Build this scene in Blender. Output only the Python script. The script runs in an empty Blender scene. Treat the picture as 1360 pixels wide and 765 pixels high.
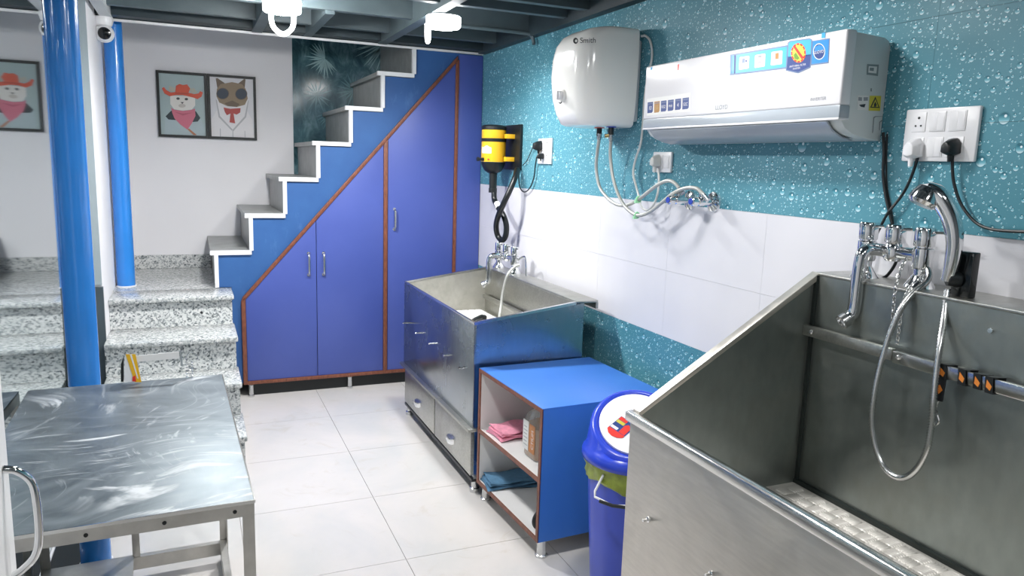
import bpy, bmesh, math, random
from mathutils import Vector, Matrix
random.seed(7)
scene = bpy.context.scene
COL = scene.collection

# ------------------------------------------------------------------ camera
CAM = Vector((0.0, 0.0, 1.589))
FPX = 986.1
def cam_axes(yaw, pitch, roll):
    cy, sy = math.cos(yaw), math.sin(yaw)
    r = Vector((cy, -sy, 0)); f = Vector((sy, cy, 0)); u = Vector((0, 0, 1))
    cp, sp = math.cos(pitch), math.sin(pitch)
    f2 = cp*f - sp*u; u2 = cp*u + sp*f
    cr, sr = math.cos(roll), math.sin(roll)
    return cr*r + sr*u2, cr*u2 - sr*r, f2
CR, CU, CF = cam_axes(math.radians(23.402), math.radians(9.482), math.radians(1.837))
cd = bpy.data.cameras.new('camera'); cd.sensor_width = 36.0; cd.lens = FPX/1360*36.0
cd.clip_start = 0.02
cam = bpy.data.objects.new('camera', cd); COL.objects.link(cam)
m = Matrix.Identity(4)
for i in range(3):
    m[i][0] = CR[i]; m[i][1] = CU[i]; m[i][2] = -CF[i]; m[i][3] = CAM[i]
cam.matrix_world = m
scene.camera = cam

# ------------------------------------------------------------------ world, exposure
w = bpy.data.worlds.new('world'); scene.world = w; w.use_nodes = True
w.node_tree.nodes['Background'].inputs[0].default_value = (0.5, 0.56, 0.6, 1)
w.node_tree.nodes['Background'].inputs[1].default_value = 0.25
vs = scene.view_settings
vs.view_transform = 'Standard'; vs.look = 'None'; vs.gamma = 1.0; vs.use_curve_mapping = False
vs.exposure = -0.05
LAMP_W = 30.0

# measured points of the photograph on known planes of the room
def ray(x, y): return CF + (x-680)/FPX*CR - (y-382.5)/FPX*CU
def PX(x, y, X): d = ray(x, y); return CAM + d*(X/d.x)
def PY(x, y, Y): d = ray(x, y); return CAM + d*(Y/d.y)
def PZ(x, y, Z): d = ray(x, y); return CAM + d*((Z-CAM.z)/d.z)

# ------------------------------------------------------------------ materials
def lin(h):
    h = h.lstrip('#'); o = []
    for i in (0, 2, 4):
        c = int(h[i:i+2], 16)/255
        o.append(c/12.92 if c <= 0.04045 else ((c+0.055)/1.055)**2.4)
    return tuple(o)
def newmat(name):
    mt = bpy.data.materials.new(name); mt.use_nodes = True
    nt = mt.node_tree; return mt, nt, nt.nodes['Principled BSDF']
def N(nt, t, **k):
    n = nt.nodes.new(t)
    for a, b in k.items(): setattr(n, a, b)
    return n
def L(nt, a, b): nt.links.new(a, b)
def ramp(nt, fac, stops):
    n = N(nt, 'ShaderNodeValToRGB'); e = n.color_ramp.elements
    while len(e) < len(stops): e.new(0.5)
    for i, (p, c) in enumerate(stops):
        e[i].position = p; e[i].color = (c[0], c[1], c[2], 1) if not isinstance(c, (int, float)) else (c, c, c, 1)
    L(nt, fac, n.inputs[0]); return n.outputs[0]
def math_(nt, op, a, b=None, c=None, clamp=False):
    n = N(nt, 'ShaderNodeMath', operation=op); n.use_clamp = clamp
    for i, v in enumerate((a, b, c)):
        if v is None: continue
        if isinstance(v, (int, float)): n.inputs[i].default_value = v
        else: L(nt, v, n.inputs[i])
    return n.outputs[0]
def mixc(nt, fac, a, b, mode='MIX'):
    n = N(nt, 'ShaderNodeMix', data_type='RGBA', blend_type=mode)
    for s, v in ((n.inputs[0], fac), (n.inputs[6], a), (n.inputs[7], b)):
        if isinstance(v, (int, float)): s.default_value = v
        elif isinstance(v, tuple): s.default_value = (v[0], v[1], v[2], 1)
        else: L(nt, v, s)
    return n.outputs[2]
def bump(nt, b, h, strength=0.2, dist=0.01):
    n = N(nt, 'ShaderNodeBump'); n.inputs['Strength'].default_value = strength; n.inputs['Distance'].default_value = dist
    L(nt, h, n.inputs['Height']); L(nt, n.outputs[0], b.inputs['Normal'])
def noise(nt, vec, scale, detail=3, rough=0.5, dist=0.0):
    n = N(nt, 'ShaderNodeTexNoise'); n.inputs['Scale'].default_value = scale; n.inputs['Detail'].default_value = detail
    n.inputs['Roughness'].default_value = rough; n.inputs['Distortion'].default_value = dist
    if vec is not None: L(nt, vec, n.inputs['Vector'])
    return n
def pos(nt): return N(nt, 'ShaderNodeNewGeometry').outputs['Position']
def mapping(nt, vec, scale=(1, 1, 1), rot=(0, 0, 0), loc=(0, 0, 0)):
    n = N(nt, 'ShaderNodeMapping'); n.inputs['Scale'].default_value = scale; n.inputs['Rotation'].default_value = rot
    n.inputs['Location'].default_value = loc; L(nt, vec, n.inputs['Vector']); return n.outputs[0]

def plain(name, col, rough=0.5, metal=0.0, var=0.0, vscale=6.0, coat=0.0, emit=0.0, spec=0.5, bmp=0.0, bscale=60):
    mt, nt, b = newmat(name)
    c = lin(col) if isinstance(col, str) else col
    b.inputs['Base Color'].default_value = (*c, 1); b.inputs['Roughness'].default_value = rough
    b.inputs['Metallic'].default_value = metal; b.inputs['Coat Weight'].default_value = coat
    b.inputs['Specular IOR Level'].default_value = spec
    p = pos(nt)
    if var > 0:
        n = noise(nt, p, vscale, 4)
        o = ramp(nt, n.outputs[0], [(0.3, tuple(x*(1-var) for x in c)), (0.7, tuple(min(1, x*(1+var)) for x in c))])
        L(nt, o, b.inputs['Base Color'])
    if bmp > 0: bump(nt, b, noise(nt, p, bscale, 2).outputs[0], bmp, 0.004)
    if emit > 0:
        b.inputs['Emission Color'].default_value = (1, 0.99, 0.97, 1); b.inputs['Emission Strength'].default_value = emit
    return mt

def steel(name, col, rough=0.3, streak=(1, 1, 1), amt=0.12, stain=0.25, stain_col=(0.25, 0.24, 0.2), bmp=0.03):
    mt, nt, b = newmat(name); p = pos(nt)
    b.inputs['Metallic'].default_value = 1.0
    n = noise(nt, mapping(nt, p, streak), 30, 3)
    n2 = noise(nt, p, 5.5, 5, 0.6, 0.4)
    c1 = ramp(nt, n.outputs[0], [(0.3, tuple(x*(1-amt) for x in col)), (0.7, tuple(min(1, x*(1+amt)) for x in col))])
    f = ramp(nt, n2.outputs[0], [(0.48, 0.0), (0.75, stain)])
    L(nt, mixc(nt, f, c1, stain_col), b.inputs['Base Color'])
    r = ramp(nt, n2.outputs[0], [(0.3, rough*0.8), (0.75, rough*1.4)]); L(nt, r, b.inputs['Roughness'])
    if bmp > 0: bump(nt, b, n.outputs[0], bmp, 0.002)
    return mt

def granite(name, polished):
    mt, nt, b = newmat(name); p = pos(nt)
    v = N(nt, 'ShaderNodeTexVoronoi'); v.inputs['Scale'].default_value = 105; L(nt, p, v.inputs['Vector'])
    sep = N(nt, 'ShaderNodeSeparateColor'); L(nt, v.outputs['Color'], sep.inputs[0])
    n = noise(nt, p, 85, 5, 0.65)
    s = math_(nt, 'ADD', math_(nt, 'MULTIPLY', sep.outputs[0], 0.5), math_(nt, 'MULTIPLY', n.outputs[0], 0.9))
    lo, md, hi = ('#70777a', '#9ea3a3', '#b6b9b8') if polished else ('#474e52', '#a0a5a6', '#cfd1d0')
    c = ramp(nt, s, [(0.42, lin(lo)), (0.56, lin(md)), (0.74, lin(hi)), (1.0, lin('#dcdcda'))])
    L(nt, c, b.inputs['Base Color'])
    b.inputs['Roughness'].default_value = 0.16 if polished else 0.3
    return mt

def tile_white():
    mt, nt, b = newmat('white_wall_tile'); p = pos(nt)
    n = noise(nt, p, 2.2, 3)
    L(nt, ramp(nt, n.outputs[0], [(0.3, lin('#d2d2d7')), (0.7, lin('#dcdbdf'))]), b.inputs['Base Color'])
    b.inputs['Roughness'].default_value = 0.3
    bump(nt, b, noise(nt, p, 45, 2).outputs[0], 0.03, 0.002)
    return mt

def tile_drops():
    # printed tile: a photograph of water drops on teal glass
    mt, nt, b = newmat('teal_water_drop_tile'); p = pos(nt)
    sp = N(nt, 'ShaderNodeSeparateXYZ'); L(nt, p, sp.inputs[0])
    cb = N(nt, 'ShaderNodeCombineXYZ'); L(nt, sp.outputs[1], cb.inputs[0]); L(nt, sp.outputs[2], cb.inputs[1])
    v2 = cb.outputs[0]
    base = ramp(nt, noise(nt, v2, 1.6, 2).outputs[0], [(0.3, lin('#478392')), (0.7, lin('#5994a4'))])
    grain = noise(nt, v2, 420, 2)
    col = mixc(nt, math_(nt, 'MULTIPLY', ramp(nt, grain.outputs[0], [(0.55, 0.0), (0.75, 1.0)]), 0.12), base, lin('#86bccb'))
    height = None
    for sc, r0, r1, pw, off in ((72, 0.0, 0.30, 1.3, 0.0), (38, -0.02, 0.33, 1.7, 3.3), (21, -0.12, 0.31, 2.1, 7.7), (11.5, -0.32, 0.23, 1.9, 12.1)):
        mv = mapping(nt, v2, (1, 0.97, 1), loc=(off, off*0.37, 0))
        v = N(nt, 'ShaderNodeTexVoronoi', voronoi_dimensions='2D'); v.inputs['Scale'].default_value = sc
        v.inputs['Randomness'].default_value = 0.95; L(nt, mv, v.inputs['Vector'])
        se = N(nt, 'ShaderNodeSeparateColor'); L(nt, v.outputs['Color'], se.inputs[0])
        rad = math_(nt, 'ADD', math_(nt, 'MULTIPLY', math_(nt, 'POWER', se.outputs[0], pw), r1-r0), r0)
        d = v.outputs['Distance']
        rel = math_(nt, 'DIVIDE', d, math_(nt, 'MAXIMUM', rad, 0.001))
        mask = math_(nt, 'MULTIPLY', math_(nt, 'LESS_THAN', rel, 1.0), math_(nt, 'GREATER_THAN', rad, 0.02))
        s1 = N(nt, 'ShaderNodeSeparateXYZ'); L(nt, mv, s1.inputs[0])
        s2 = N(nt, 'ShaderNodeSeparateXYZ'); L(nt, v.outputs['Position'], s2.inputs[0])
        dy = math_(nt, 'DIVIDE', math_(nt, 'MULTIPLY', math_(nt, 'SUBTRACT', s1.outputs[1], s2.outputs[1]), sc), math_(nt, 'MAXIMUM', rad, 0.001))
        dx = math_(nt, 'DIVIDE', math_(nt, 'MULTIPLY', math_(nt, 'SUBTRACT', s1.outputs[0], s2.outputs[0]), sc), math_(nt, 'MAXIMUM', rad, 0.001))
        g = math_(nt, 'ADD', math_(nt, 'MULTIPLY', dy, -0.5), 0.5, clamp=True)
        inside = ramp(nt, g, [(0.0, lin('#1f5666')), (0.25, lin('#2d7a8c')), (0.62, lin('#6fb2c2')), (0.95, lin('#cfe6ec'))])
        # small printed glint near the upper part of each drop
        gx = math_(nt, 'ADD', dx, 0.2); gy = math_(nt, 'SUBTRACT', dy, 0.42)
        gl = math_(nt, 'LESS_THAN', math_(nt, 'ADD', math_(nt, 'MULTIPLY', gx, gx), math_(nt, 'MULTIPLY', gy, gy)), 0.07)
        inside = mixc(nt, gl, inside, lin('#e4f2f5'))
        rim = math_(nt, 'MULTIPLY', math_(nt, 'LESS_THAN', rel, 1.22), math_(nt, 'GREATER_THAN', rad, 0.05))
        col = mixc(nt, math_(nt, 'MULTIPLY', rim, 0.45), col, lin('#2a6b7b'))
        col = mixc(nt, mask, col, inside)
    L(nt, col, b.inputs['Base Color'])
    b.inputs['Roughness'].default_value = 0.42
    b.inputs['Specular IOR Level'].default_value = 0.35
    return mt

def floor_tile():
    mt, nt, b = newmat('floor_tile'); p = pos(nt)
    n = noise(nt, p, 1.7, 5, 0.6, 0.6); n2 = noise(nt, p, 6, 5, 0.6, 1.0)
    c = ramp(nt, n.outputs[0], [(0.3, lin('#c1c1c0')), (0.55, lin('#cdc9c6')), (0.8, lin('#d2cfce'))])
    c = mixc(nt, ramp(nt, n2.outputs[0], [(0.58, 0.0), (0.8, 0.5)]), c, lin('#b8ad9b'))
    L(nt, c, b.inputs['Base Color']); b.inputs['Roughness'].default_value = 0.16
    return mt

def blue_paint(name, c0, c1, rough, scale=3.0, scr=0.0):
    mt, nt, b = newmat(name); p = pos(nt)
    n = noise(nt, p, scale, 5, 0.6)
    c = ramp(nt, n.outputs[0], [(0.3, lin(c0)), (0.75, lin(c1))])
    if scr:
        n2 = noise(nt, mapping(nt, p, (1, 1, 0.4)), 9, 6, 0.7)
        c = mixc(nt, ramp(nt, n2.outputs[0], [(0.6, 0.0), (0.8, scr)]), c, lin('#5f86c0'))
    L(nt, c, b.inputs['Base Color']); b.inputs['Roughness'].default_value = rough
    return mt

def wood(name):
    mt, nt, b = newmat(name); p = pos(nt)
    n = noise(nt, mapping(nt, p, (14, 14, 3)), 9, 4, 0.6)
    L(nt, ramp(nt, n.outputs[0], [(0.3, lin('#5f3524')), (0.7, lin('#8c5440'))]), b.inputs['Base Color'])
    b.inputs['Roughness'].default_value = 0.45
    return mt

def table_steel():
    mt, nt, b = newmat('scratched_table_steel'); p = pos(nt)
    b.inputs['Metallic'].default_value = 0.85
    n = noise(nt, p, 4.0, 3, 0.5, 2.4)
    # long curved wipe marks: stretched noise bent by a slow swirl
    sw = noise(nt, p, 1.6, 1)
    vm = N(nt, 'ShaderNodeVectorMath', operation='MULTIPLY_ADD'); L(nt, sw.outputs['Color'], vm.inputs[0]); vm.inputs[1].default_value = (0.9, 0.9, 0); L(nt, p, vm.inputs[2])
    n2 = noise(nt, mapping(nt, vm.outputs[0], (4.5, 38, 1), rot=(0, 0, 0.35)), 1.0, 4, 0.6, 0.3)
    n4 = noise(nt, mapping(nt, vm.outputs[0], (30, 5, 1), rot=(0, 0, -0.3)), 1.0, 4, 0.6, 0.3)
    n3 = noise(nt, p, 2.3, 3, 0.5, 0.4)
    c = ramp(nt, n.outputs[0], [(0.25, (0.15, 0.18, 0.20)), (0.75, (0.30, 0.34, 0.365))])
    sc = math_(nt, 'MULTIPLY', ramp(nt, n2.outputs[0], [(0.56, 0.0), (0.70, 1.0)]), ramp(nt, n3.outputs[0], [(0.40, 0.05), (0.60, 0.8)]))
    sc2 = math_(nt, 'MULTIPLY', ramp(nt, n4.outputs[0], [(0.58, 0.0), (0.72, 1.0)]), ramp(nt, n3.outputs[0], [(0.35, 0.7), (0.55, 0.05)]))
    sc = math_(nt, 'MAXIMUM', sc, sc2)
    c = mixc(nt, sc, c, (0.82, 0.84, 0.86))
    L(nt, c, b.inputs['Base Color'])
    L(nt, math_(nt, 'ADD', math_(nt, 'MULTIPLY', sc, 0.3), math_(nt, 'ADD', math_(nt, 'MULTIPLY', n.outputs[0], 0.16), 0.42)), b.inputs['Roughness'])
    L(nt, math_(nt, 'SUBTRACT', 0.88, math_(nt, 'MULTIPLY', sc, 0.55)), b.inputs['Metallic'])
    bump(nt, b, n.outputs[0], 0.15, 0.006)
    return mt

def mural_mat():
    mt, nt, b = newmat('foliage_mural'); p = pos(nt)
    n = noise(nt, mapping(nt, p, (1.4, 1, 0.8)), 7, 6, 0.7, 0.8); n2 = noise(nt, p, 2.2, 3)
    c = ramp(nt, n.outputs[0], [(0.32, lin('#1c3c42')), (0.5, lin('#44686f')), (0.66, lin('#7697a0')), (0.82, lin('#a3bcc0'))])
    c = mixc(nt, ramp(nt, n2.outputs[0], [(0.45, 0.0), (0.7, 0.55)]), c, lin('#4f6d80'))
    L(nt, c, b.inputs['Base Color']); b.inputs['Roughness'].default_value = 0.12
    return mt

def glass_mat(name, col, rough=0.05):
    mt, nt, b = newmat(name)
    b.inputs['Base Color'].default_value = (*lin(col), 1); b.inputs['Transmission Weight'].default_value = 0.75
    b.inputs['Roughness'].default_value = rough; b.inputs['IOR'].default_value = 1.45
    return mt

def strap_mat():
    mt, nt, b = newmat('orange_black_webbing'); p = pos(nt)
    return mt

M = {}
M['white_wall'] = plain('white_wall_paint', '#eeedf0', 0.6, var=0.02, vscale=2)
M['front_wall'] = plain('unseen_wall_grey', '#6f777b', 0.6, var=0.04, vscale=2)  # wall out of view, darkened to cut bounce light and tub reflections
M['ceil'] = plain('ceiling_board', '#3f4d53', 0.6, var=0.25, vscale=4)
M['beam'] = plain('ceiling_beam_paint', '#4e5b60', 0.5, var=0.15, vscale=6)
M['beam_light'] = plain('pale_beam_paint', '#c4c9cb', 0.5, var=0.05)
M['beam_dark'] = plain('dark_beam_paint', '#28363c', 0.55, var=0.15)
M['grout'] = plain('grout', '#a5a3a0', 0.8)
M['grout_teal'] = plain('wall_bed', '#7fa6b0', 0.8)
M['floor'] = floor_tile(); M['wtile'] = tile_white(); M['drops'] = tile_drops()
M['granite'] = granite('granite_riser', False); M['granite_top'] = granite('granite_tread', True)
M['cup_blue'] = blue_paint('blue_cupboard_laminate', '#43549e', '#4a5ba6', 0.42, 2.0)
M['panel_blue'] = blue_paint('blue_stair_paint', '#25508a', '#33619c', 0.5, 2.5, 0.5)
M['box_blue'] = blue_paint('blue_cabinet_laminate', '#3a73c8', '#3f79ce', 0.38, 2.0)
M['pipe_blue'] = plain('blue_gloss_pipe_paint', '#3084d8', 0.22, var=0.05, coat=0.4)
M['wood'] = wood('brown_edge_band')
M['stair_grey'] = plain('grey_stair_marble', '#8b8e8d', 0.35, var=0.18, vscale=14)
M['white_edge'] = plain('white_edging', '#e4e4e6', 0.5)
M['white_lam'] = plain('white_laminate', '#e2e1e0', 0.4, var=0.02)
M['chrome'] = plain('chrome', (0.78, 0.79, 0.8), 0.09, 1.0)
M['chrome_soft'] = plain('satin_chrome', (0.66, 0.67, 0.67), 0.25, 1.0)
M['steel'] = steel('tub_steel', (0.46, 0.46, 0.43), 0.34, (0.4, 4, 4))
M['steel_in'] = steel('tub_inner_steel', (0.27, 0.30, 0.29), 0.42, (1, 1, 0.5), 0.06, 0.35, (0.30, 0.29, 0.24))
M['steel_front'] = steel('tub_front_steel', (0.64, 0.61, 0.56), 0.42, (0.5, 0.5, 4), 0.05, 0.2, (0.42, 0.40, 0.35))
M['steel_dark'] = steel('tub_panel_steel', (0.36, 0.39, 0.41), 0.24, (2, 2, 0.3), 0.04, 0.12, (0.2, 0.2, 0.18), 0.0)
M['steel_lit'] = steel('lit_stained_steel', (0.58, 0.57, 0.52), 0.5, (1, 1, 1), 0.06, 0.5, (0.33, 0.32, 0.27))  # lighter copy of the tub steel: nearby lamps' light put into the colour
M['steel_edge'] = plain('polished_edge_steel', (0.72, 0.72, 0.7), 0.2, 1.0)
M['edge_grey'] = plain('mirror_edge_grey', '#9aa5aa', 0.5)
M['seal_gap'] = plain('dark_seal_and_gap', '#1d2624', 0.6)
M['plate'] = plain('chequer_plate_aluminium', (0.80, 0.77, 0.72), 0.45, 0.45, var=0.06, vscale=8)
M['table_top'] = table_steel()
M['table_frame'] = steel('table_frame_steel', (0.55, 0.54, 0.51), 0.36, (1, 1, 1), 0.06, 0.25, (0.35, 0.33, 0.29))
M['mirror'] = plain('mirror_silver', (0.60, 0.66, 0.68), 0.035, 1.0)
M['black'] = plain('black_plastic', '#15191b', 0.4)
M['black_gloss'] = plain('black_gloss', '#0d1113', 0.15)
M['floor_black'] = plain('black_strip', '#12181b', 0.35)
M['darkgrey'] = plain('dark_grey_panel', '#4a555b', 0.35, var=0.1)
M['white_pl'] = plain('white_plastic', '#e6e6e8', 0.28)
M['white_gl'] = plain('white_gloss_shell', '#f0efeb', 0.16, coat=0.3)
M['grey_pl'] = plain('pale_grey_plastic', '#b9bfc3', 0.3)
M['ac_white'] = plain('white_gloss_ac', '#dfdee1', 0.18)
M['ac_side'] = plain('white_matt_ac', '#c8cfcf', 0.4)
M['ac_vane'] = plain('silver_grey_vane', '#a3abb3', 0.25)
M['yellow'] = plain('yellow_enamel', '#e6b325', 0.35)
M['teal_ac_line'] = plain('seam_grey', '#5f6a6d', 0.5)
M['lamp'] = plain('lamp_diffuser', '#ffffff', 0.4, emit=28.0)
M['lamp_bright'] = plain('lamp_diffuser_bright', '#ffffff', 0.4, emit=230.0)
M['lamp_tube'] = plain('lamp_tube_glow', '#ffffff', 0.4, emit=3.0)
M['mural'] = mural_mat()
M['frond'] = plain('mural_palm_print', '#9cc0c4', 0.2, var=0.2, vscale=8)
M['frond2'] = plain('mural_palm_print_dark', '#6a949c', 0.2, var=0.2, vscale=8)
M['bin_blue'] = plain('blue_bin_plastic', '#2a45c4', 0.25, var=0.04)
M['bin_body'] = plain('blue_bin_body_plastic', '#3a50c0', 0.33, var=0.04)
M['bag'] = plain('olive_bin_bag', '#8c9a3a', 0.35, var=0.25, vscale=30)
M['pink'] = plain('pink_towel', '#ee9db4', 0.9, var=0.1, vscale=60, bmp=0.5, bscale=200)
M['towel_blue'] = plain('blue_towel', '#557f9f', 0.9, var=0.15, vscale=40, bmp=0.5, bscale=200)
M['bottle'] = glass_mat('clear_bottle_plastic', '#e8eae6')
M['liquid'] = plain('amber_liquid', '#c98a3c', 0.2)
M['label_w'] = plain('white_label', '#dcdcda', 0.5)
M['label_o'] = plain('amber_label', '#b8743a', 0.4, var=0.2, vscale=60)
M['hose_black'] = plain('black_rubber_hose', '#101517', 0.35)
M['hose_white'] = plain('braided_pale_hose', '#b9bab5', 0.4, 0.4)
M['cord_white'] = plain('white_cord', '#d4d4d0', 0.45)
M['ink'] = plain('dark_ink', '#2c3136', 0.5)
M['ink_grey'] = plain('grey_ink', '#8c9095', 0.5)
M['ink_mid'] = plain('mid_grey_print', '#7d888a', 0.5)
M['navy'] = plain('navy_sticker', '#26407f', 0.35)
M['gold'] = plain('gold_sticker', '#a97c45', 0.35)
M['sky'] = plain('sky_blue_sticker', '#45a8dc', 0.3)
M['sky2'] = plain('azure_sticker', '#2f86d4', 0.3)
M['frame_grey'] = plain('grey_blue_sticker_edge', '#6e7f9c', 0.35)
M['red'] = plain('red_print', '#d8352c', 0.35)
M['lime'] = plain('lime_print', '#cfd44a', 0.35)
M['moss'] = plain('moss_print', '#5d8a2a', 0.35)
M['orange'] = plain('orange_print', '#d9812e', 0.6)
M['warn'] = plain('warning_yellow', '#c6bb3e', 0.4)
M['green_tie'] = plain('mint_cable_tie', '#9fe0ae', 0.4)
M['valve_blue'] = plain('blue_valve_mark', '#2340a8', 0.3)
M['brass'] = plain('brass', (0.55, 0.42, 0.2), 0.3, 1.0)
M['pframe'] = plain('black_picture_frame', '#0c1416', 0.5)
# art prints
for k, c in dict(a_bg='#a9bcbd', a_hat='#d9583f', a_hat2='#c04a36', a_fur='#e8e4de', a_fur2='#c9c2ba', a_scarf='#cf6f84', a_scarf2='#b85a70',
                 a_vest='#23343b', a_coat='#aebfc4', a_dark='#4a4a4c', a_horn='#b9b8ab', b_bg='#dcdce0', b_fur='#8d7a62', b_fur2='#6b5a49',
                 b_glass='#2c3a4a', b_bow='#b0403c', b_suit='#e6e4e6', b_line='#b4b4b8', a_stick='#b0714e').items():
    M[k] = plain('print_'+k, c, 0.5)

# ------------------------------------------------------------------ mesh builder
def frame_for(d):
    d = d.normalized(); a = Vector((0, 0, 1)) if abs(d.z) < 0.9 else Vector((1, 0, 0))
    x = d.cross(a).normalized(); return x, x.cross(d).normalized()
def smooth_path(pts, n=6, closed=False):
    pts = [Vector(p) for p in pts]; o = []
    k = len(pts)
    for i in range(k if closed else k-1):
        if closed: p0, p1, p2, p3 = pts[i-1], pts[i], pts[(i+1) % k], pts[(i+2) % k]
        else:
            p1, p2 = pts[i], pts[i+1]
            p0 = pts[i-1] if i > 0 else p1*2-p2
            p3 = pts[i+2] if i+2 < k else p2*2-p1
        for j in range(n):
            t = j/n
            o.append(0.5*((2*p1) + (p2-p0)*t + (2*p0-5*p1+4*p2-p3)*t*t + (3*p1-p0-3*p2+p3)*t**3))
    if not closed: o.append(pts[-1])
    return o
class MB:
    def __init__(self): self.v = []; self.f = []
    def add(self, vs_, fs):
        o = len(self.v); self.v += [Vector(a) for a in vs_]; self.f += [tuple(i+o for i in q) for q in fs]; return self
    def box(self, x0, x1, y0, y1, z0, z1):
        return self.add([(x0,y0,z0),(x1,y0,z0),(x1,y1,z0),(x0,y1,z0),(x0,y0,z1),(x1,y0,z1),(x1,y1,z1),(x0,y1,z1)],
                        [(0,3,2,1),(4,5,6,7),(0,1,5,4),(1,2,6,5),(2,3,7,6),(3,0,4,7)])
    def prism(self, pts, o, r, u, d0, d1):
        o = Vector(o); r = Vector(r); u = Vector(u); n = r.cross(u); k = len(pts)
        a = [o + r*p[0] + u*p[1] + n*d0 for p in pts] + [o + r*p[0] + u*p[1] + n*d1 for p in pts]
        ar = sum(pts[i][0]*pts[(i+1) % k][1]-pts[(i+1) % k][0]*pts[i][1] for i in range(k))
        top = tuple(range(k, 2*k)); bot = tuple(reversed(range(k)))
        sides = [(i, (i+1) % k, k+(i+1) % k, k+i) for i in range(k)]
        fs = [top, bot]+sides
        if ar < 0: fs = [tuple(reversed(q)) for q in fs]
        return self.add(a, fs)
    def tube(self, path, r, seg=10, caps=True, closed=False):
        path = [Vector(p) for p in path]; k = len(path); vs_ = []; prev = None
        for i, p in enumerate(path):
            if closed: d = path[(i+1) % k]-path[i-1]
            else: d = path[min(i+1, k-1)]-path[max(i-1, 0)]
            d.normalize()
            if prev is None: x, y = frame_for(d)
            else:
                x = prev - d*prev.dot(d)
                x = x.normalized() if x.length > 1e-6 else frame_for(d)[0]
                y = x.cross(d).normalized()
            prev = x
            rr = r(i/(k-1)) if callable(r) else r
            for j in range(seg):
                a = 2*math.pi*j/seg; vs_.append(p + x*math.cos(a)*rr + y*math.sin(a)*rr)
        fs = []
        for i in range(k if closed else k-1):
            b = ((i+1) % k)*seg
            for j in range(seg): fs.append((i*seg+j, b+j, b+(j+1) % seg, i*seg+(j+1) % seg))
        if caps and not closed: fs += [tuple(range(seg)), tuple(reversed(range((k-1)*seg, k*seg)))]
        return self.add(vs_, fs)
    def cyl(self, p0, p1, r, seg=20, r2=None):
        p0 = Vector(p0); p1 = Vector(p1)
        return self.lathe([(r, 0), (r if r2 is None else r2, (p1-p0).length)], p0, p1-p0, seg)
    def lathe(self, prof, c, ax, seg=24):
        c = Vector(c); ax = Vector(ax).normalized(); x, y = frame_for(ax); vs_ = []; fs = []
        for r, h in prof:
            for j in range(seg):
                a = 2*math.pi*j/seg; vs_.append(c + ax*h + x*math.cos(a)*max(r, 1e-5) + y*math.sin(a)*max(r, 1e-5))
        k = len(prof)
        for i in range(k-1):
            for j in range(seg): fs.append((i*seg+j, i*seg+(j+1) % seg, (i+1)*seg+(j+1) % seg, (i+1)*seg+j))
        fs += [tuple(reversed(range(seg))), tuple(range((k-1)*seg, k*seg))]
        return self.add(vs_, fs)
    def loft(self, secs, caps=True):
        k = len(secs[0]); vs_ = [p for s in secs for p in s]; fs = []
        for i in range(len(secs)-1):
            for j in range(k): fs.append((i*k+j, i*k+(j+1) % k, (i+1)*k+(j+1) % k, (i+1)*k+j))
        if caps: fs += [tuple(reversed(range(k))), tuple(range((len(secs)-1)*k, len(secs)*k))]
        return self.add(vs_, fs)
    def build(self, name, mat, parent=None, bevel=0.0, bseg=2, sharp=0.6, local=False):
        off = Vector((0, 0, 0))
        q = parent
        if not local:
            while q is not None: off += q.location; q = q.parent
        me = bpy.data.meshes.new(name); bm = bmesh.new()
        bv = [bm.verts.new(v-off) for v in self.v]
        for f in self.f:
            try: bm.faces.new([bv[i] for i in f])
            except ValueError: pass
        bmesh.ops.recalc_face_normals(bm, faces=bm.faces)
        if bevel > 0:
            es = [e for e in bm.edges if len(e.link_faces) == 2 and e.calc_face_angle(0) > 0.5]
            bmesh.ops.bevel(bm, geom=es, offset=bevel, segments=bseg, profile=0.5, affect='EDGES', clamp_overlap=True)
        for e in bm.edges:
            if len(e.link_faces) == 2 and e.calc_face_angle(0) > sharp: e.smooth = False
        for f in bm.faces: f.smooth = True
        bm.to_mesh(me); bm.free()
        me.materials.append(M[mat] if isinstance(mat, str) else mat)
        o = bpy.data.objects.new(name, me); COL.objects.link(o)
        if parent is not None: o.parent = parent
        return o
def tag(o, label=None, cat=None, group=None, kind=None):
    if label: o['label'] = label
    if cat: o['category'] = cat
    if group: o['group'] = group
    if kind: o['kind'] = kind
    return o
def thing(name, loc, label, cat, group=None, rz=0.0):
    o = bpy.data.objects.new(name, None); COL.objects.link(o); o.location = loc; o.rotation_euler.z = rz
    o.empty_display_size = 0.1
    return tag(o, label, cat, group)
def struct(o, label=None): o['kind'] = 'structure'; return tag(o, label) if label else o
def text(name, s, size, o, r, u, mat, parent, align='CENTER', thick=0.0006, lift=0.0):
    cu = bpy.data.curves.new(name, 'FONT'); cu.body = s; cu.size = size; cu.align_x = align; cu.align_y = 'CENTER'
    ob = bpy.data.objects.new(name, cu); me = bpy.data.meshes.new_from_object(ob)
    r = Vector(r); u = Vector(u); n = r.cross(u); o = Vector(o)
    off = Vector((0, 0, 0)); q = parent
    while q is not None: off += q.location; q = q.parent
    for v in me.vertices: v.co = o + r*v.co.x + u*v.co.y + n*(thick+lift) - off
    me.materials.clear(); me.materials.append(M[mat])
    bpy.data.objects.remove(ob); bpy.data.curves.remove(cu)
    me.name = name
    t = bpy.data.objects.new(name, me); COL.objects.link(t); t.parent = parent
    return t
def disc(r, n=24, cx=0, cy=0, ry=None): return [(cx+r*math.cos(2*math.pi*i/n), cy+(ry or r)*math.sin(2*math.pi*i/n)) for i in range(n)]
def rect(x0, x1, y0, y1): return [(x0, y0), (x1, y0), (x1, y1), (x0, y1)]
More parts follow.
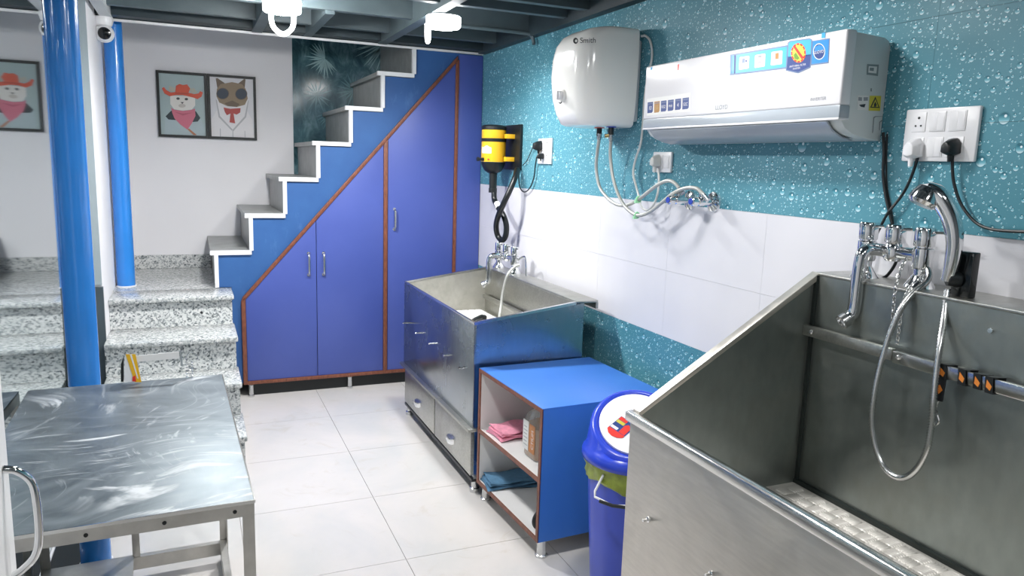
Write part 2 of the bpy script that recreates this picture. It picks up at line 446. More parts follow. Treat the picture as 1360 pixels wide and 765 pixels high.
def rrect(x0, x1, y0, y1, r, n=4):
    o = []
    for cx, cy, a0 in ((x1-r, y1-r, 0), (x0+r, y1-r, 90), (x0+r, y0+r, 180), (x1-r, y0+r, 270)):
        for i in range(n+1):
            a = math.radians(a0+90*i/n); o.append((cx+r*math.cos(a), cy+r*math.sin(a)))
    return o
WR, WU = (0, -1, 0), (0, 0, 1)      # axes of something that faces the room from the right wall
BR, BU = (1, 0, 0), (0, 0, 1)       # axes of something that faces the camera from the back
XW = 1.918

# ------------------------------------------------------------------ the room
Y0, Y1, XL = -1.6, 6.05, -0.575
fl = struct(MB().box(-0.8, 2.05, Y0-0.1, 6.2, -0.12, -0.006).build('floor', 'grout'), 'pale polished tile floor of the room')
def cuts(a, b, o, s):
    k = math.ceil((a-o)/s + 1e-6); c = [a]
    while o+k*s < b-1e-6: c.append(o+k*s); k += 1
    return c+[b]
meshes = {}
def piece(key, name, mk, loc, mat, parent):
    if key not in meshes:
        o = mk().build(name, mat, None); meshes[key] = o.data
    else:
        o = bpy.data.objects.new(name, meshes[key]); COL.objects.link(o)
    o.location = loc; o.parent = parent
    return o
xs = cuts(XL, XW, 0.743, 0.6); ys = cuts(Y0, Y1, 2.705, 0.6)
for i in range(len(xs)-1):
    for j in range(len(ys)-1):
        dx, dy = xs[i+1]-xs[i]-0.0026, ys[j+1]-ys[j]-0.0026
        if dx < 0.02 or dy < 0.02: continue
        piece(('f', round(dx, 3), round(dy, 3)), 'floor_tile', lambda: MB().box(0, dx, 0, dy, -0.0065, 0), (xs[i]+0.0013, ys[j]+0.0013, 0), 'floor', fl)
wr = struct(MB().box(XW+0.007, 2.05, Y0-0.1, 6.2, 0, 3.0).build('wall_right', 'grout_teal'), 'right wall clad in teal water drop tiles with a white tile band')
zs = [0, 0.26, 0.555, 0.85, 1.145, 1.44, 1.735, 2.03, 2.325, 2.62]; ys = cuts(Y0, Y1, 1.52, 0.6)
for i in range(len(zs)-1):
    for j in range(len(ys)-1):
        dz, dy = zs[i+1]-zs[i]-0.0008, ys[j+1]-ys[j]-0.0008
        if dy < 0.02: continue
        mt = 'wtile' if zs[i] in (0.85, 1.145) else 'drops'
        piece(('w', mt, round(dz, 3), round(dy, 3)), 'wall_tile', lambda: MB().box(XW, XW+0.0075, 0, dy, 0, dz), (0, ys[j]+0.0004, zs[i]+0.0004), mt, wr)
struct(MB().box(-0.8, 2.05, Y1, 6.2, 0, 3.0).build('wall_back', 'white_wall'), 'white painted back wall behind the staircase')
struct(MB().box(-0.8, 2.05, Y0-0.1, Y0, 0, 3.0).build('wall_front', 'front_wall'), 'unseen wall behind the camera, darkened to cut bounced light')
struct(MB().box(-0.8, XL-0.001, Y0, 4.54, 0, 3.0).build('wall_left', 'white_wall'), 'white left wall that carries the mirror')
wl = struct(MB().box(-0.8, -0.467, 4.54, Y1, 0, 3.0).build('wall_left_pier', 'white_wall'), 'white wall end beside the landing and small blue pipe')
MB().box(-0.556, -0.462, 4.515, 4.54, 0.02, 0.86).build('dado_panel', 'darkgrey', wl)
MB().box(-0.556, -0.4675, 4.53, 4.5395, 0.87, 2.44).build('mirror_edge_sheet', 'edge_grey', wl)  # added sheet; reflection at the mirror's edge put into a grey colour
mr = MB().box(XL, -0.562, 1.45, 4.537, 0.0, 2.42).build('mirror', 'mirror')
tag(mr, 'tall frameless wall mirror behind the thick blue pipe', 'mirror')
kb = MB().box(-0.561, -0.42, 2.2, 4.5, 0.0, 0.02).build('black_floor_strip', 'floor_black'); tag(kb, 'black strip on the floor along the foot of the mirror', 'floor_strip')  # thin black strip along the mirror foot
MB().box(-0.561, -0.552, 2.2, 4.5, 0.02, 0.028).build('edge_strip', 'white_edge', kb)

# ceiling: underside of a boarded mezzanine on painted steel joists
ce = struct(MB().box(-0.8, 2.05, Y0-0.1, 5.085, 2.47, 2.55).build('ceiling', 'ceil'), 'dark grey boarded underside of the mezzanine')
for y in (4.94, 4.70, 4.19, 3.69, 3.45, 2.95, 2.45, 1.95, 1.45, 0.95, 0.45, -0.05, -0.55, -1.05):
    w_ = 0.045 if y != 4.94 else 0.09
    MB().box(-0.575, 1.865, y-0.001, y+w_, 2.365 if y != 4.94 else 2.35, 2.47).build('joist', 'beam_dark' if y in (4.94,) else 'beam', ce)
for x, ya, mt in ((0.405, Y0, 'beam'), (1.19, Y0, 'beam')):
    MB().box(x-0.03, x+0.03, ya, 5.03, 2.34, 2.47).build('beam', mt, ce)
MB().box(0.685, 0.735, 4.2, 5.03, 2.345, 2.47).build('beam', 'beam', ce)
MB().box(-0.445, -0.385, Y0, 5.05, 2.34, 2.47).build('beam', 'beam_light', ce)
MB().tube(smooth_path([(1.25, 4.175, 2.352), (1.5, 4.175, 2.352), (1.80, 4.175, 2.352), (1.87, 4.17, 2.345), (1.89, 4.165, 2.31), (1.89, 4.16, 2.29)], 4), 0.011, 10).build('conduit', 'beam', ce)
MB().box(1.865, XW-0.001, Y0, 5.03, 2.335, 2.47).build('ledger_beam', 'beam_dark', ce)
struct(MB().box(-0.465, XW, 5.07, 5.085, 2.335, 2.349).build('trim_1', 'white_edge'), 'thin white edge strip under the mezzanine edge')
struct(MB().box(-0.8, 2.05, 5.086, 6.2, 2.95, 3.0).build('ceiling_stairwell', 'white_wall'), 'white ceiling over the stairwell')
struct(MB().box(-0.465, XW, 5.074, 5.085, 2.351, 2.95).build('trim_2', 'beam_dark'), 'dark fascia above the mezzanine edge strip')

# ------------------------------------------------------------------ lamps
def lamp(x, y, label, loop=None, watts=LAMP_W, z=2.345, glow='lamp'):
    t = thing('ceiling_lamp', (x, y, z), label, 'lamp', 'round ceiling lamps')
    MB().lathe([(0.03, 0.0), (0.085, -0.004), (0.09, -0.012)], (x, y, z), (0, 0, 1), 32).build('mount', 'white_pl', t)
    MB().lathe([(0.09, 0), (0.09, 0.045), (0.084, 0.054), (0.06, 0.058)], (x, y, z-0.012), (0, 0, -1), 32).build('diffuser', glow, t)
    if loop:
        dx, dy, hx, hy, h = loop
        MB().tube(smooth_path([(x+dx-hx, y+dy-hy, z-0.055), (x+dx-hx*0.9, y+dy-hy*0.9, z-0.085-h*0.45), (x+dx-hx*0.45, y+dy-hy*0.45, z-0.075-h*0.9), (x+dx, y+dy, z-0.075-h), (x+dx+hx*0.45, y+dy+hy*0.45, z-0.075-h*0.9), (x+dx+hx*0.9, y+dy+hy*0.9, z-0.085-h*0.45), (x+dx+hx, y+dy+hy, z-0.055)], 6), 0.0115, 10).build('tube_loop', 'lamp_tube', t)
    ld = bpy.data.lights.new('lamp_light', 'AREA'); ld.shape = 'DISK'; ld.size = 0.17; ld.energy = watts; ld.color = (1.0, 0.992, 0.985); ld.spread = math.radians(165)
    lo = bpy.data.objects.new('lamp_light', ld); COL.objects.link(lo); lo.parent = t; lo.location = (0, 0, -0.075)
    return t
lamp(0.435, 3.92, 'round glowing ceiling lamp with a wide tube loop above the stairs end', (-0.005, -0.05, 0.055, 0.0, 0.10), watts=LAMP_W*0.95, glow='lamp_bright')
lamp(1.24, 3.88, 'round glowing ceiling lamp with a narrow tube loop near the water heater', (-0.078, 0.02, 0.014, 0.03, 0.065), watts=LAMP_W*0.72)
lamp(0.435, 1.95, 'round ceiling lamp over the grooming table, above the frame', watts=LAMP_W*0.5)
lamp(1.24, 1.95, 'round ceiling lamp beside the air conditioner, above the frame', watts=LAMP_W*0.3)
lamp(0.435, 0.0, 'round ceiling lamp above the camera on the left', watts=LAMP_W*0.2)
lamp(1.24, 0.0, 'round ceiling lamp above the camera on the right', watts=LAMP_W*0.2)


# ------------------------------------------------------------------ staircase
SX0, SP, SZ0, SR = 0.12, 0.2155, 0.98, 0.2385
YF = 5.082
st = thing('staircase', (0.9, 5.5, 0), 'grey marble staircase with white edging and blue side, rising to the right', 'staircase')
outline = [(0.214, 0.09), (0.214, 0.742), (SX0, 0.742)]
for i in range(6):
    x = SX0+SP*i; z = SZ0+SR*i
    outline += [(x, z-0.03), (x+SP, z-0.03)]
outline += [(SX0+SP*6, 2.334), (XW-0.001, 2.334), (XW-0.001, 0.09)]
MB().prism(outline, (0, YF+0.004, 0), BR, BU, -0.012, 0).build('side_panel', 'panel_blue', st)
for i in range(6):
    x = SX0+SP*i; z = SZ0+SR*i
    MB().box(x-0.025, x+SP+0.005, YF+0.02, Y1-0.008, z-0.03, z).build('tread', 'stair_grey', st, 0.003)
    zb = (z-SR) if i else 0.744
    MB().box(x, x+0.02, YF+0.02, Y1-0.008, zb, z-0.03).build('riser', 'stair_grey', st)
    MB().box(x-0.028, x+SP+0.008, YF-0.012, YF+0.02, z-0.026, z+0.001).build('tread_edging', 'white_edge', st)
    MB().box(x-0.004, x+0.020, YF-0.012, YF+0.02, zb, z-0.026).build('riser_edging', 'white_edge', st)
x = SX0+SP*6
MB().box(x, x+0.02, YF+0.02, Y1-0.008, SZ0+SR*5, 2.56).build('riser', 'stair_grey', st)
MB().box(x-0.004, x+0.020, YF-0.012, YF+0.02, SZ0+SR*5, 2.334).build('riser_edging', 'white_edge', st)

# ------------------------------------------------------------------ cupboard under the stairs
YD = 5.062
cu = thing('cupboard', (1.0, 5.07, 0), 'blue under-stair cupboard with brown edging and sloping top', 'cupboard')
diag = lambda x: 0.672 + (x-0.29)*1.132
MB().prism([(0.285, 0.10), (0.285, 0.66), (1.72, 2.28), (1.90, 2.28), (1.90, 0.10)], (0, 5.0775, 0), BR, BU, -0.006, 0.001).build('backing', 'black', cu)
def door(x0, x1, name='door', top=None):
    zt0, zt1 = (diag(x0)-0.012, diag(x1)-0.012) if top is None else (top, top)
    return MB().prism([(x0, 0.108), (x1, 0.108), (x1, zt1), (x0, zt0)], (0, 5.076, 0), BR, BU, 0, 0.014).build(name, 'cup_blue', cu, 0.001)
d1 = door(0.298, 0.751); d2 = door(0.755, 1.207); d3 = door(1.240, 1.712)
door(1.738, 1.914, 'side_panel', 2.325)
def handle(x, z0, z1, d):
    h = MB().tube(smooth_path([(x, YD, z0+0.008), (x, YD-0.022, z0+0.016), (x, YD-0.028, z0+0.04), (x, YD-0.028, z1-0.04), (x, YD-0.022, z1-0.016), (x, YD, z1-0.008)], 5), 0.007, 10)
    h.lathe([(0.011, 0), (0.011, 0.004)], (x, YD, z0+0.008), (0, -1, 0), 14).lathe([(0.011, 0), (0.011, 0.004)], (x, YD, z1-0.008), (0, -1, 0), 14)
    h.build('handle', 'chrome_soft', d)
handle(0.702, 0.805, 0.965, d1); handle(0.80, 0.805, 0.965, d2); handle(1.285, 1.108, 1.262, d3)
def strip(pts): MB().prism(pts, (0, 5.077, 0), BR, BU, 0, 0.022).build('edge_strip', 'wood', cu, 0.002)
strip([(0.270, 0.085), (0.296, 0.085), (0.296, diag(0.296)), (0.270, diag(0.270))])
strip([(0.270, diag(0.27)-0.002), (0.298, diag(0.298)-0.018), (1.725, diag(1.725)-0.018), (1.725, diag(1.725)+0.016), (1.71, diag(1.71)+0.014), (0.28, diag(0.28)+0.016)])
strip([(1.209, 0.106), (1.236, 0.106), (1.236, diag(1.236)-0.018), (1.209, diag(1.209)-0.018)])
strip([(1.714, 0.106), (1.737, 0.106), (1.737, 2.29), (1.714, 2.27)])
strip([(0.296, 0.084), (1.914, 0.084), (1.914, 0.107), (0.296, 0.107)])
MB().box(0.30, 1.90, 5.09, 5.11, 0.0, 0.09).build('toe_board', 'black', cu)
for x in (0.318, 0.972, 1.62):
    MB().lathe([(0.021, 0), (0.021, 0.012), (0.016, 0.016), (0.016, 0.078), (0.022, 0.084)], (x, 5.062, 0), (0, 0, 1), 18).build('leg', 'chrome_soft', cu)

# ------------------------------------------------------------------ granite steps
gs = thing('granite_steps', (-0.13, 4.9, 0), 'speckled grey granite steps rising to the landing beside the cupboard', 'steps')
lev = [(3.80, 0.187), (4.13, 0.372), (4.425, 0.560), (4.77, 0.742)]
for i, (y, z) in enumerate(lev):
    yn = lev[i+1][0]+0.06 if i < 3 else 5.07
    if i < 3: MB().box(-0.466, 0.214, y, yn, z-0.028, z).build('tread', 'granite_top', gs, 0.006)
    else:
        MB().box(-0.466, 0.214, y, YF-0.01, z-0.028, z).build('landing', 'granite_top', gs, 0.006)
        MB().box(-0.466, 0.118, YF-0.01, Y1-0.001, z-0.028, z).build('landing', 'granite_top', gs)
    zb = lev[i-1][1] if i else 0.0
    yb = yn-0.02 if i < 3 else YF-0.012
    MB().box(-0.466, 0.203, y+0.03, y+0.06, zb+0.0005, z-0.029).build('riser', 'granite', gs)
    MB().box(0.18, 0.204, y+0.06, yb, zb*0, z-0.029).build('side_slab', 'granite', gs)
MB().box(-0.466, 0.115, 6.028, 6.049, 0.743, 0.842).build('skirting', 'granite', gs)
MB().lathe([(0.008, 0), (0.008, 0.003)], PY(267.5, 415, 4.8), (0, -1, 0), 8).build('chip', 'black', gs)

# ------------------------------------------------------------------ pipes and dome camera
def pipe(x, y, z0, z1, label):
    t = thing('support_pipe', (x, y, z0), label, 'pipe', 'blue support pipes')
    MB().lathe([(0.0525, 0), (0.0525, z1-z0)], (x, y, z0), (0, 0, 1), 40).build('shaft', 'pipe_blue', t)
    MB().lathe([(0.058, 0), (0.058, 0.006), (0.0535, 0.008)], (x, y, z0), (0, 0, 1), 40).build('base_weld', 'white_edge', t)
pipe(-0.390, 3.05, 0.02, 2.468, 'thick glossy blue pipe standing behind the steel table')
pipe(-0.405, 5.255, 0.742, 2.945, 'blue pipe standing on the granite landing beside the pictures')
c = PY(138.5, 43, 5.0)
t = thing('security_camera', (c.x, c.y, 2.34), 'white dome security camera with black lens under the ceiling', 'camera')
MB().lathe([(0.052, 0), (0.054, 0.02), (0.046, 0.045), (0.03, 0.055)], (c.x-0.004, c.y, 2.34), (0, 0, -1), 28).build('mount', 'white_pl', t)
fw = (CAM-Vector((c.x, c.y, 2.252))).normalized()
MB().lathe([(0.052*math.sin(a), -0.052*math.cos(a)) for a in [math.pi*i/14 for i in range(13)]], (c.x, c.y, 2.252), fw, 28).build('ball', 'white_pl', t)
MB().lathe([(0.034, 0), (0.03, 0.008), (0.015, 0.013)], Vector((c.x, c.y, 2.252))+fw*0.043, fw, 24).build('lens', 'black_gloss', t)

# ------------------------------------------------------------------ framed cat prints on the back wall
def picture(x0, x1, z0, z1, label, art):
    t = thing('framed_picture', ((x0+x1)/2, Y1, z0), label, 'picture', 'framed cat prints')
    y = Y1-0.001; f = 0.018
    for a in (rect(x0, x1, z1-f, z1), rect(x0, x1, z0, z0+f), rect(x0, x0+f, z0+f, z1-f), rect(x1-f, x1, z0+f, z1-f)):
        MB().prism(a, (0, y, 0), BR, BU, 0, 0.022).build('frame_bar', 'pframe', t)
    W, H = x1-x0-2*f, z1-z0-2*f
    MB().prism(rect(x0+f, x1-f, z0+f, z1-f), (0, y, 0), BR, BU, 0, 0.008).build('print', art[0][1], t)
    for k, (nm, mt, pts) in enumerate(art[1:]):
        q = [(x0+f+max(0.0, min(1.0, a))*W, z1-f-max(0.0, min(1.0, b))*H) for a, b in pts]
        MB().prism(q, (0, y, 0), BR, BU, 0.0082+k*0.00035, 0.0086+k*0.00035).build(nm, mt, t)
def n1(pts):
    o = []
    for x, y in pts:
        u = v = 0.5
        for _ in range(6): v = (y-93-27*u)/(592-19*u); u = (x-82-30*v)/443
        o.append((u, v))
    return o
def n2(pts):
    o = []
    for x, y in pts:
        u = v = 0.5
        for _ in range(6): v = (y-122-28*u)/(575-17*u); u = (x-583-27*v)/422
        o.append((u, v))
    return o
def ell(cx, cy, rx, ry, n=18): return [(cx+rx*math.cos(2*math.pi*i/n), cy+ry*math.sin(2*math.pi*i/n)) for i in range(n)]
artA = [('bg', 'a_bg'),
    ('coat_print', 'a_coat', n1([(140, 690), (150, 520), (200, 460), (440, 460), (500, 520), (530, 600), (548, 690)])),
    ('vest_print', 'a_vest', n1([(152, 510), (205, 455), (450, 455), (496, 520), (470, 555), (420, 560), (330, 470), (250, 545), (180, 540)])),
    ('stick_print', 'a_stick', n1([(365, 630), (385, 625), (462, 685), (430, 688)])),
    ('face_print', 'a_fur', n1([(195, 310), (440, 310), (443, 400), (410, 440), (320, 452), (235, 440), (197, 390)])),
    ('muzzle_print', 'a_fur2', n1(ell(312, 405, 36, 18))),
    ('nose_print', 'a_dark', n1([(296, 370), (330, 370), (315, 388)])),
    ('eye_print', 'a_dark', n1(ell(272, 337, 17, 12))), ('eye_print', 'a_dark', n1(ell(354, 341, 17, 12))),
    ('scarf_print', 'a_scarf', n1([(205, 425), (240, 445), (320, 455), (400, 445), (440, 430), (447, 500), (410, 575), (368, 636), (300, 590), (240, 530), (218, 480)])),
    ('scarf_fold', 'a_scarf2', n1([(240, 465), (320, 480), (420, 470), (320, 500)])),
    ('horn_print', 'a_horn', n1([(185, 215), (240, 235), (250, 265), (200, 270), (180, 250)])), ('horn_print', 'a_horn', n1([(385, 240), (430, 235), (465, 280), (400, 285)])),
    ('hat_print', 'a_hat', n1([(115, 240), (135, 228), (155, 255), (200, 280), (245, 275), (250, 215), (285, 197), (320, 207), (360, 200), (390, 240), (375, 280), (430, 292), (475, 285), (490, 262), (517, 275), (505, 315), (465, 340), (420, 325), (320, 303), (250, 303), (190, 315), (140, 290)])),
    ('hat_band', 'a_hat2', n1([(245, 277), (375, 282), (378, 296), (243, 292)]))]
artB = [('bg', 'b_bg'),
    ('suit_print', 'b_suit', n2([(608, 700), (605, 540), (660, 440), (650, 340), (960, 350), (955, 450), (1010, 540), (1030, 706)])),
    ('lapel_line', 'b_line', n2([(645, 340), (655, 345), (690, 500), (815, 630), (805, 640), (675, 510)])), ('lapel_line', 'b_line', n2([(968, 350), (960, 350), (930, 500), (815, 630), (822, 645), (945, 510)])),
    ('seam_line', 'b_line', n2([(812, 632), (820, 632), (822, 704), (814, 704)])), ('seam_line', 'b_line', n2([(690, 620), (697, 620), (700, 700), (692, 700)])), ('seam_line', 'b_line', n2([(932, 640), (938, 640), (942, 704), (935, 704)])),
    ('ear_print', 'b_fur2', n2([(642, 140), (660, 138), (730, 185), (660, 235)])), ('ear_print', 'b_fur2', n2([(932, 150), (918, 145), (858, 190), (925, 235)])),
    ('head_print', 'b_fur', n2([(655, 240), (690, 195), (800, 175), (900, 195), (935, 240), (958, 330), (930, 390), (850, 412), (760, 405), (680, 370), (652, 310)])),
    ('muzzle_print', 'b_fur2', n2([(730, 378), (805, 350), (880, 385), (850, 408), (770, 404)])),
    ('sunglass_rim', 'b_fur2', n2(ell(712, 285, 62, 56))), ('sunglass_rim', 'b_fur2', n2(ell(892, 288, 60, 56))),
    ('sunglass_lens', 'b_glass', n2(ell(712, 285, 55, 50))), ('sunglass_lens', 'b_glass', n2(ell(892, 288, 54, 50))),
    ('bow_tie', 'b_bow', n2([(722, 418), (790, 430), (888, 422), (885, 465), (850, 485), (820, 475), (838, 570), (782, 560), (790, 475), (755, 492), (735, 460)]))]
picture(-0.206, 0.129, 1.703, 2.168, 'black framed print of a white cat in a red cowboy hat', artA)
picture(0.131, 0.468, 1.703, 2.168, 'black framed print of a brown cat in sunglasses and white suit', artB)

# ------------------------------------------------------------------ foliage mural behind the stairs
mu = thing('wall_mural', (1.3, Y1, 1.3), 'glossy dark teal palm foliage mural behind the upper stairs', 'mural')
MB().box(0.737, XW-0.002, Y1-0.006, Y1-0.0005, 1.2, 2.9).build('panel', 'mural', mu)
def frond(cx, cz, L0, n, a0, a1, mt, k):
    b = MB()
    for i in range(n):
        a = math.radians(a0+(a1-a0)*i/(n-1)+random.uniform(-4, 4)); l = L0*random.uniform(0.7, 1.0); w_ = 0.007
        d = (math.cos(a), math.sin(a)); p = (-d[1], d[0])
        b.prism([(cx, cz), (cx+d[0]*l*0.45+p[0]*w_, cz+d[1]*l*0.45+p[1]*w_), (cx+d[0]*l, cz+d[1]*l), (cx+d[0]*l*0.45-p[0]*w_, cz+d[1]*l*0.45-p[1]*w_)], (0, Y1-0.006, 0), BR, BU, 0, 0.0006+0.0001*k)
    b.build('palm_frond', mt, mu)
cc = PY(428, 78, Y1); frond(cc.x+0.02, cc.z, 0.17, 18, 100, 320, 'frond', 1)
cc = PY(505, 60, Y1); frond(cc.x+0.05, cc.z+0.03, 0.30, 16, 175, 275, 'frond', 2)
cc = PY(405, 125, Y1); frond(cc.x+0.09, cc.z, 0.14, 14, 20, 340, 'frond2', 3)
cc = PY(470, 120, Y1); frond(cc.x, cc.z, 0.16, 14, 60, 300, 'frond2', 4)
cc = PY(440, 150, Y1); frond(cc.x, cc.z, 0.18, 14, 200, 350, 'frond2', 5)

# ------------------------------------------------------------------ grooming table (steel)
TZ = 0.76
tb = thing('grooming_table', (0.113, 1.805, 0), 'scratched stainless steel grooming table with open steel frame', 'table', rz=math.radians(1.6))
TWd, TLn = 0.63, 1.15      # local x from -TWd..0, y 0..TLn
def tbox(name, mt, *a, bevel=0.0): return MB().box(*a).build(name, mt, tb, bevel, local=True)
tp = tbox('table_top', 'table_top', -TWd, 0, 0, TLn, TZ-0.006, TZ, bevel=0.002)
tbox('top_edge', 'steel_edge', -TWd, 0.001, -0.003, 0.0005, TZ-0.008, TZ+0.0005)
tbox('top_edge', 'steel_edge', -0.0005, 0.003, 0, TLn, TZ-0.008, TZ+0.0005)
for nm, a in (('apron', (-TWd, 0, 0, 0.004, TZ-0.04, TZ-0.007)), ('apron', (-TWd, 0, TLn-0.004, TLn, TZ-0.04, TZ-0.007)), ('apron', (-0.004, 0, 0.004, TLn-0.004, TZ-0.04, TZ-0.007)), ('apron', (-TWd, -TWd+0.004, 0.004, TLn-0.004, TZ-0.04, TZ-0.007))):
    tbox(nm, 'table_frame', *a)
for lx, sx in ((-TWd, 1), (0, -1)):
    for ly, sy in ((0, 1), (TLn, -1)):
        b = MB()
        b.box(min(lx, lx+sx*0.028), max(lx, lx+sx*0.028), min(ly, ly+sy*0.004), max(ly, ly+sy*0.004), 0, TZ-0.04)
        b.box(min(lx, lx+sx*0.004), max(lx, lx+sx*0.004), min(ly+sy*0.004, ly+sy*0.028), max(ly+sy*0.004, ly+sy*0.028), 0, TZ-0.04)
        b.build('leg', 'table_frame', tb, local=True)
tbox('lower_rail', 'table_frame', -TWd, 0, TLn-0.03, TLn-0.005, 0.035, 0.085)
tbox('lower_rail', 'table_frame', -TWd, 0, 0.006, 0.03, 0.035, 0.085)
for lx in (-TWd+0.005, -0.03): tbox('lower_rail', 'table_frame', lx, lx+0.025, 0.03, TLn-0.03, 0.035, 0.085)
tbox('centre_post', 'table_frame', -0.335, -0.31, TLn-0.028, TLn-0.004, 0.085, TZ-0.04)
tbox('lower_shelf', 'table_frame', -TWd+0.03, -0.33, TLn-0.26, TLn-0.03, 0.085, 0.092)
for fx in (-0.5, -0.36, -0.2, -0.045):
    MB().lathe([(0.005, 0), (0.004, 0.003)], (fx, 0, TZ-0.024), (0, -1, 0), 12).build('bolt', 'black', tb, local=True)
# things at the far edge of the table
br = thing('tape_bracket', PZ(172, 507, TZ), 'bent white metal strip with striped yellow tape on table edge', 'bracket')
yb = 2.925
def bp(x, y, d=0.0): p = PY(x, y, yb); return (p.x, p.z+d)
MB().prism([bp(165, 507), bp(177, 507), bp(178, 472), bp(166, 472)], (0, yb, 0), BR, BU, 0, 0.004).build('upright', 'white_pl', br)
MB().prism([bp(178, 473), bp(178, 481), bp(238, 476), bp(238, 467)], (0, yb, 0), BR, BU, -0.004, 0).build('arm', 'white_lam', br)
MB().prism([bp(238, 466), bp(241, 466), bp(243, 486), bp(240, 486)], (0, yb, 0), BR, BU, -0.004, 0.002).build('end_tab', 'chrome_soft', br)
MB().prism([bp(167, 470), bp(180, 470), bp(188, 507), bp(179, 507)], (0, yb, 0), BR, BU, 0.004, 0.006).build('tape', 'yellow', br)
MB().prism([bp(172.5, 470), bp(175, 470), bp(184, 502), bp(182.5, 502)], (0, yb, 0), BR, BU, 0.006, 0.0068).build('tape_stripe', 'white_pl', br)
MB().prism([bp(176, 500), bp(180, 498), bp(181, 506), bp(176, 506)], (0, yb, 0), BR, BU, 0.006, 0.007).build('mark', 'red', br)
MB().prism([bp(160.5, 507), bp(164, 507), bp(164, 474), bp(160.5, 484)], (0, yb, 0), BR, BU, -0.02, 0.0).build('clip', 'black', br)
q = PZ(252, 512, TZ)
spg = thing('spring', (q.x, 2.93, TZ), 'thin wire spring with a hook standing on the table corner', 'spring')
hp = [(q.x+0.012*math.cos(a*0.6), 2.93+0.012*math.sin(a*0.6), TZ+0.003+a*0.0011) for a in range(0, 60)]
MB().tube(hp, 0.0016, 6).build('coil', 'chrome_soft', spg)
MB().tube(smooth_path([hp[-1], (q.x-0.01, 2.93, TZ+0.08), (q.x+0.005, 2.93, TZ+0.1), (q.x+0.025, 2.93, TZ+0.092), (q.x+0.03, 2.93, TZ+0.075)], 5), 0.0014, 6).build('hook', 'chrome_soft', spg)

# ------------------------------------------------------------------ white cabinet with chrome handle at the left edge of the frame
wc = thing('white_cabinet', (-0.43, 1.0, 0), 'tall white cabinet with a chrome handle at the left frame edge', 'cabinet')
MB().box(-0.555, -0.318, 0.60, 1.402, 0.0, 2.05).build('body', 'white_lam', wc, 0.003)
dd = MB().box(-0.316, -0.298, 0.60, 1.402, 0.06, 2.04).build('door', 'white_lam', wc, 0.002)
hx, hy = -0.298, 1.365
MB().tube(smooth_path([(hx, hy, 1.075), (hx+0.018, hy+0.004, 1.068), (hx+0.036, hy+0.008, 1.045), (hx+0.041, hy+0.008, 1.01), (hx+0.041, hy+0.008, 0.95), (hx+0.034, hy+0.006, 0.915), (hx+0.016, hy+0.003, 0.895), (hx, hy, 0.885)], 6), 0.0065, 12).build('handle', 'chrome', dd)

# ------------------------------------------------------------------ faucets
def faucet(name, label, X, ya, yb_, z, hz=0.0, spout_dx=-0.10, spout_drop=0.17, lever=-1):
    yc = (ya+yb_)/2
    t = thing(name, (X, yc, z), label, 'faucet', 'tub mixer faucets')
    for y in (ya, yb_):
        MB().lathe([(0.040, 0), (0.037, 0.007), (0.023, 0.03), (0.019, 0.034), (0.019, 0.06)], (X, y, z), (0, 0, 1), 20).build('base', 'chrome', t)
        MB().lathe([(0.025, 0.05), (0.027, 0.056), (0.027, 0.105), (0.022, 0.108), (0.022, 0.112)], (X, y, z), (0, 0, 1), 20).build('body', 'chrome', t)
    MB().tube([(X, ya, z+0.085), (X, yb_, z+0.085)], 0.018, 14).build('bridge', 'chrome', t)
    MB().lathe([(0.021, 0.06), (0.027, 0.07), (0.027, 0.10), (0.02, 0.112)], (X, yc, z), (0, 0, 1), 20).build('body', 'chrome', t)
    for y in (ya, yc, yb_):
        h = MB().lathe([(0.026, 0.112), (0.027, 0.114), (0.027, 0.158), (0.025, 0.162), (0.01, 0.1625)], (X, y, z), (0, 0, 1), 20)
        h.tube([(X, y, z+0.15), (X, y+lever*0.055, z+0.153)], 0.0045, 8).build('lever_handle', 'chrome', t)
    ys_ = yc+(ya-yc)*0.25
    s = smooth_path([(X, ys_, z+0.085), (X+spout_dx*0.55, ys_+0.006, z+0.09), (X+spout_dx*0.9, ys_+0.01, z+0.082), (X+spout_dx, ys_+0.012, z+0.055), (X+spout_dx, ys_+0.014, z+0.0), (X+spout_dx, ys_+0.016, z+0.085-spout_drop+0.02), (X+spout_dx*1.12, ys_+0.02, z+0.085-spout_drop), (X+spout_dx*1.32, ys_+0.024, z+0.085-spout_drop-0.012)], 6)
    sp_ = MB().tube(s, 0.018, 16).build('spout', 'chrome', t)
    d = (s[-1]-s[-2]).normalized()
    MB().lathe([(0.022, 0), (0.022, 0.018), (0.017, 0.018), (0.016, 0.004)], s[-1]-d*0.01, d, 18).build('nozzle', 'chrome_soft', sp_)
    return t

# ------------------------------------------------------------------ far tub
T1X0, T1X1, T1Y0, T1Y1 = 1.19, 1.768, 3.178, 4.43
t1 = thing('bathing_tub', (1.48, 3.8, 0), 'steel dog bathing tub with drawers below, beside the blue cupboard', 'tub', 'steel bathing tubs')
zf, zb = 0.841, 0.921
MB().box(T1X0, T1X0+0.012, T1Y0, T1Y1, 0.335, zf).build('front_panel', 'steel_dark', t1, 0.002)
for y, mt in ((T1Y0, 'steel_dark'), (T1Y1-0.012, 'steel_lit')):
    MB().prism([(T1X0+0.012, 0.335), (T1X1, 0.335), (T1X1, zb), (T1X0+0.012, zf)], (0, y+0.012, 0), BR, BU, 0, 0.012).build('end_panel', mt, t1)
MB().box(T1X1-0.045, T1X1-0.03, T1Y0+0.012, T1Y1-0.012, 0.45, zb).build('back_panel', 'steel', t1)
MB().box(T1X0+0.012, T1X1-0.045, T1Y0+0.012, T1Y1-0.012, 0.635, 0.645).build('tub_floor', 'steel', t1)
MB().box(T1X1-0.046, 1.845, T1Y0-0.005, T1Y1+0.005, zb, zb+0.012).build('back_ledge', 'steel', t1, 0.003)
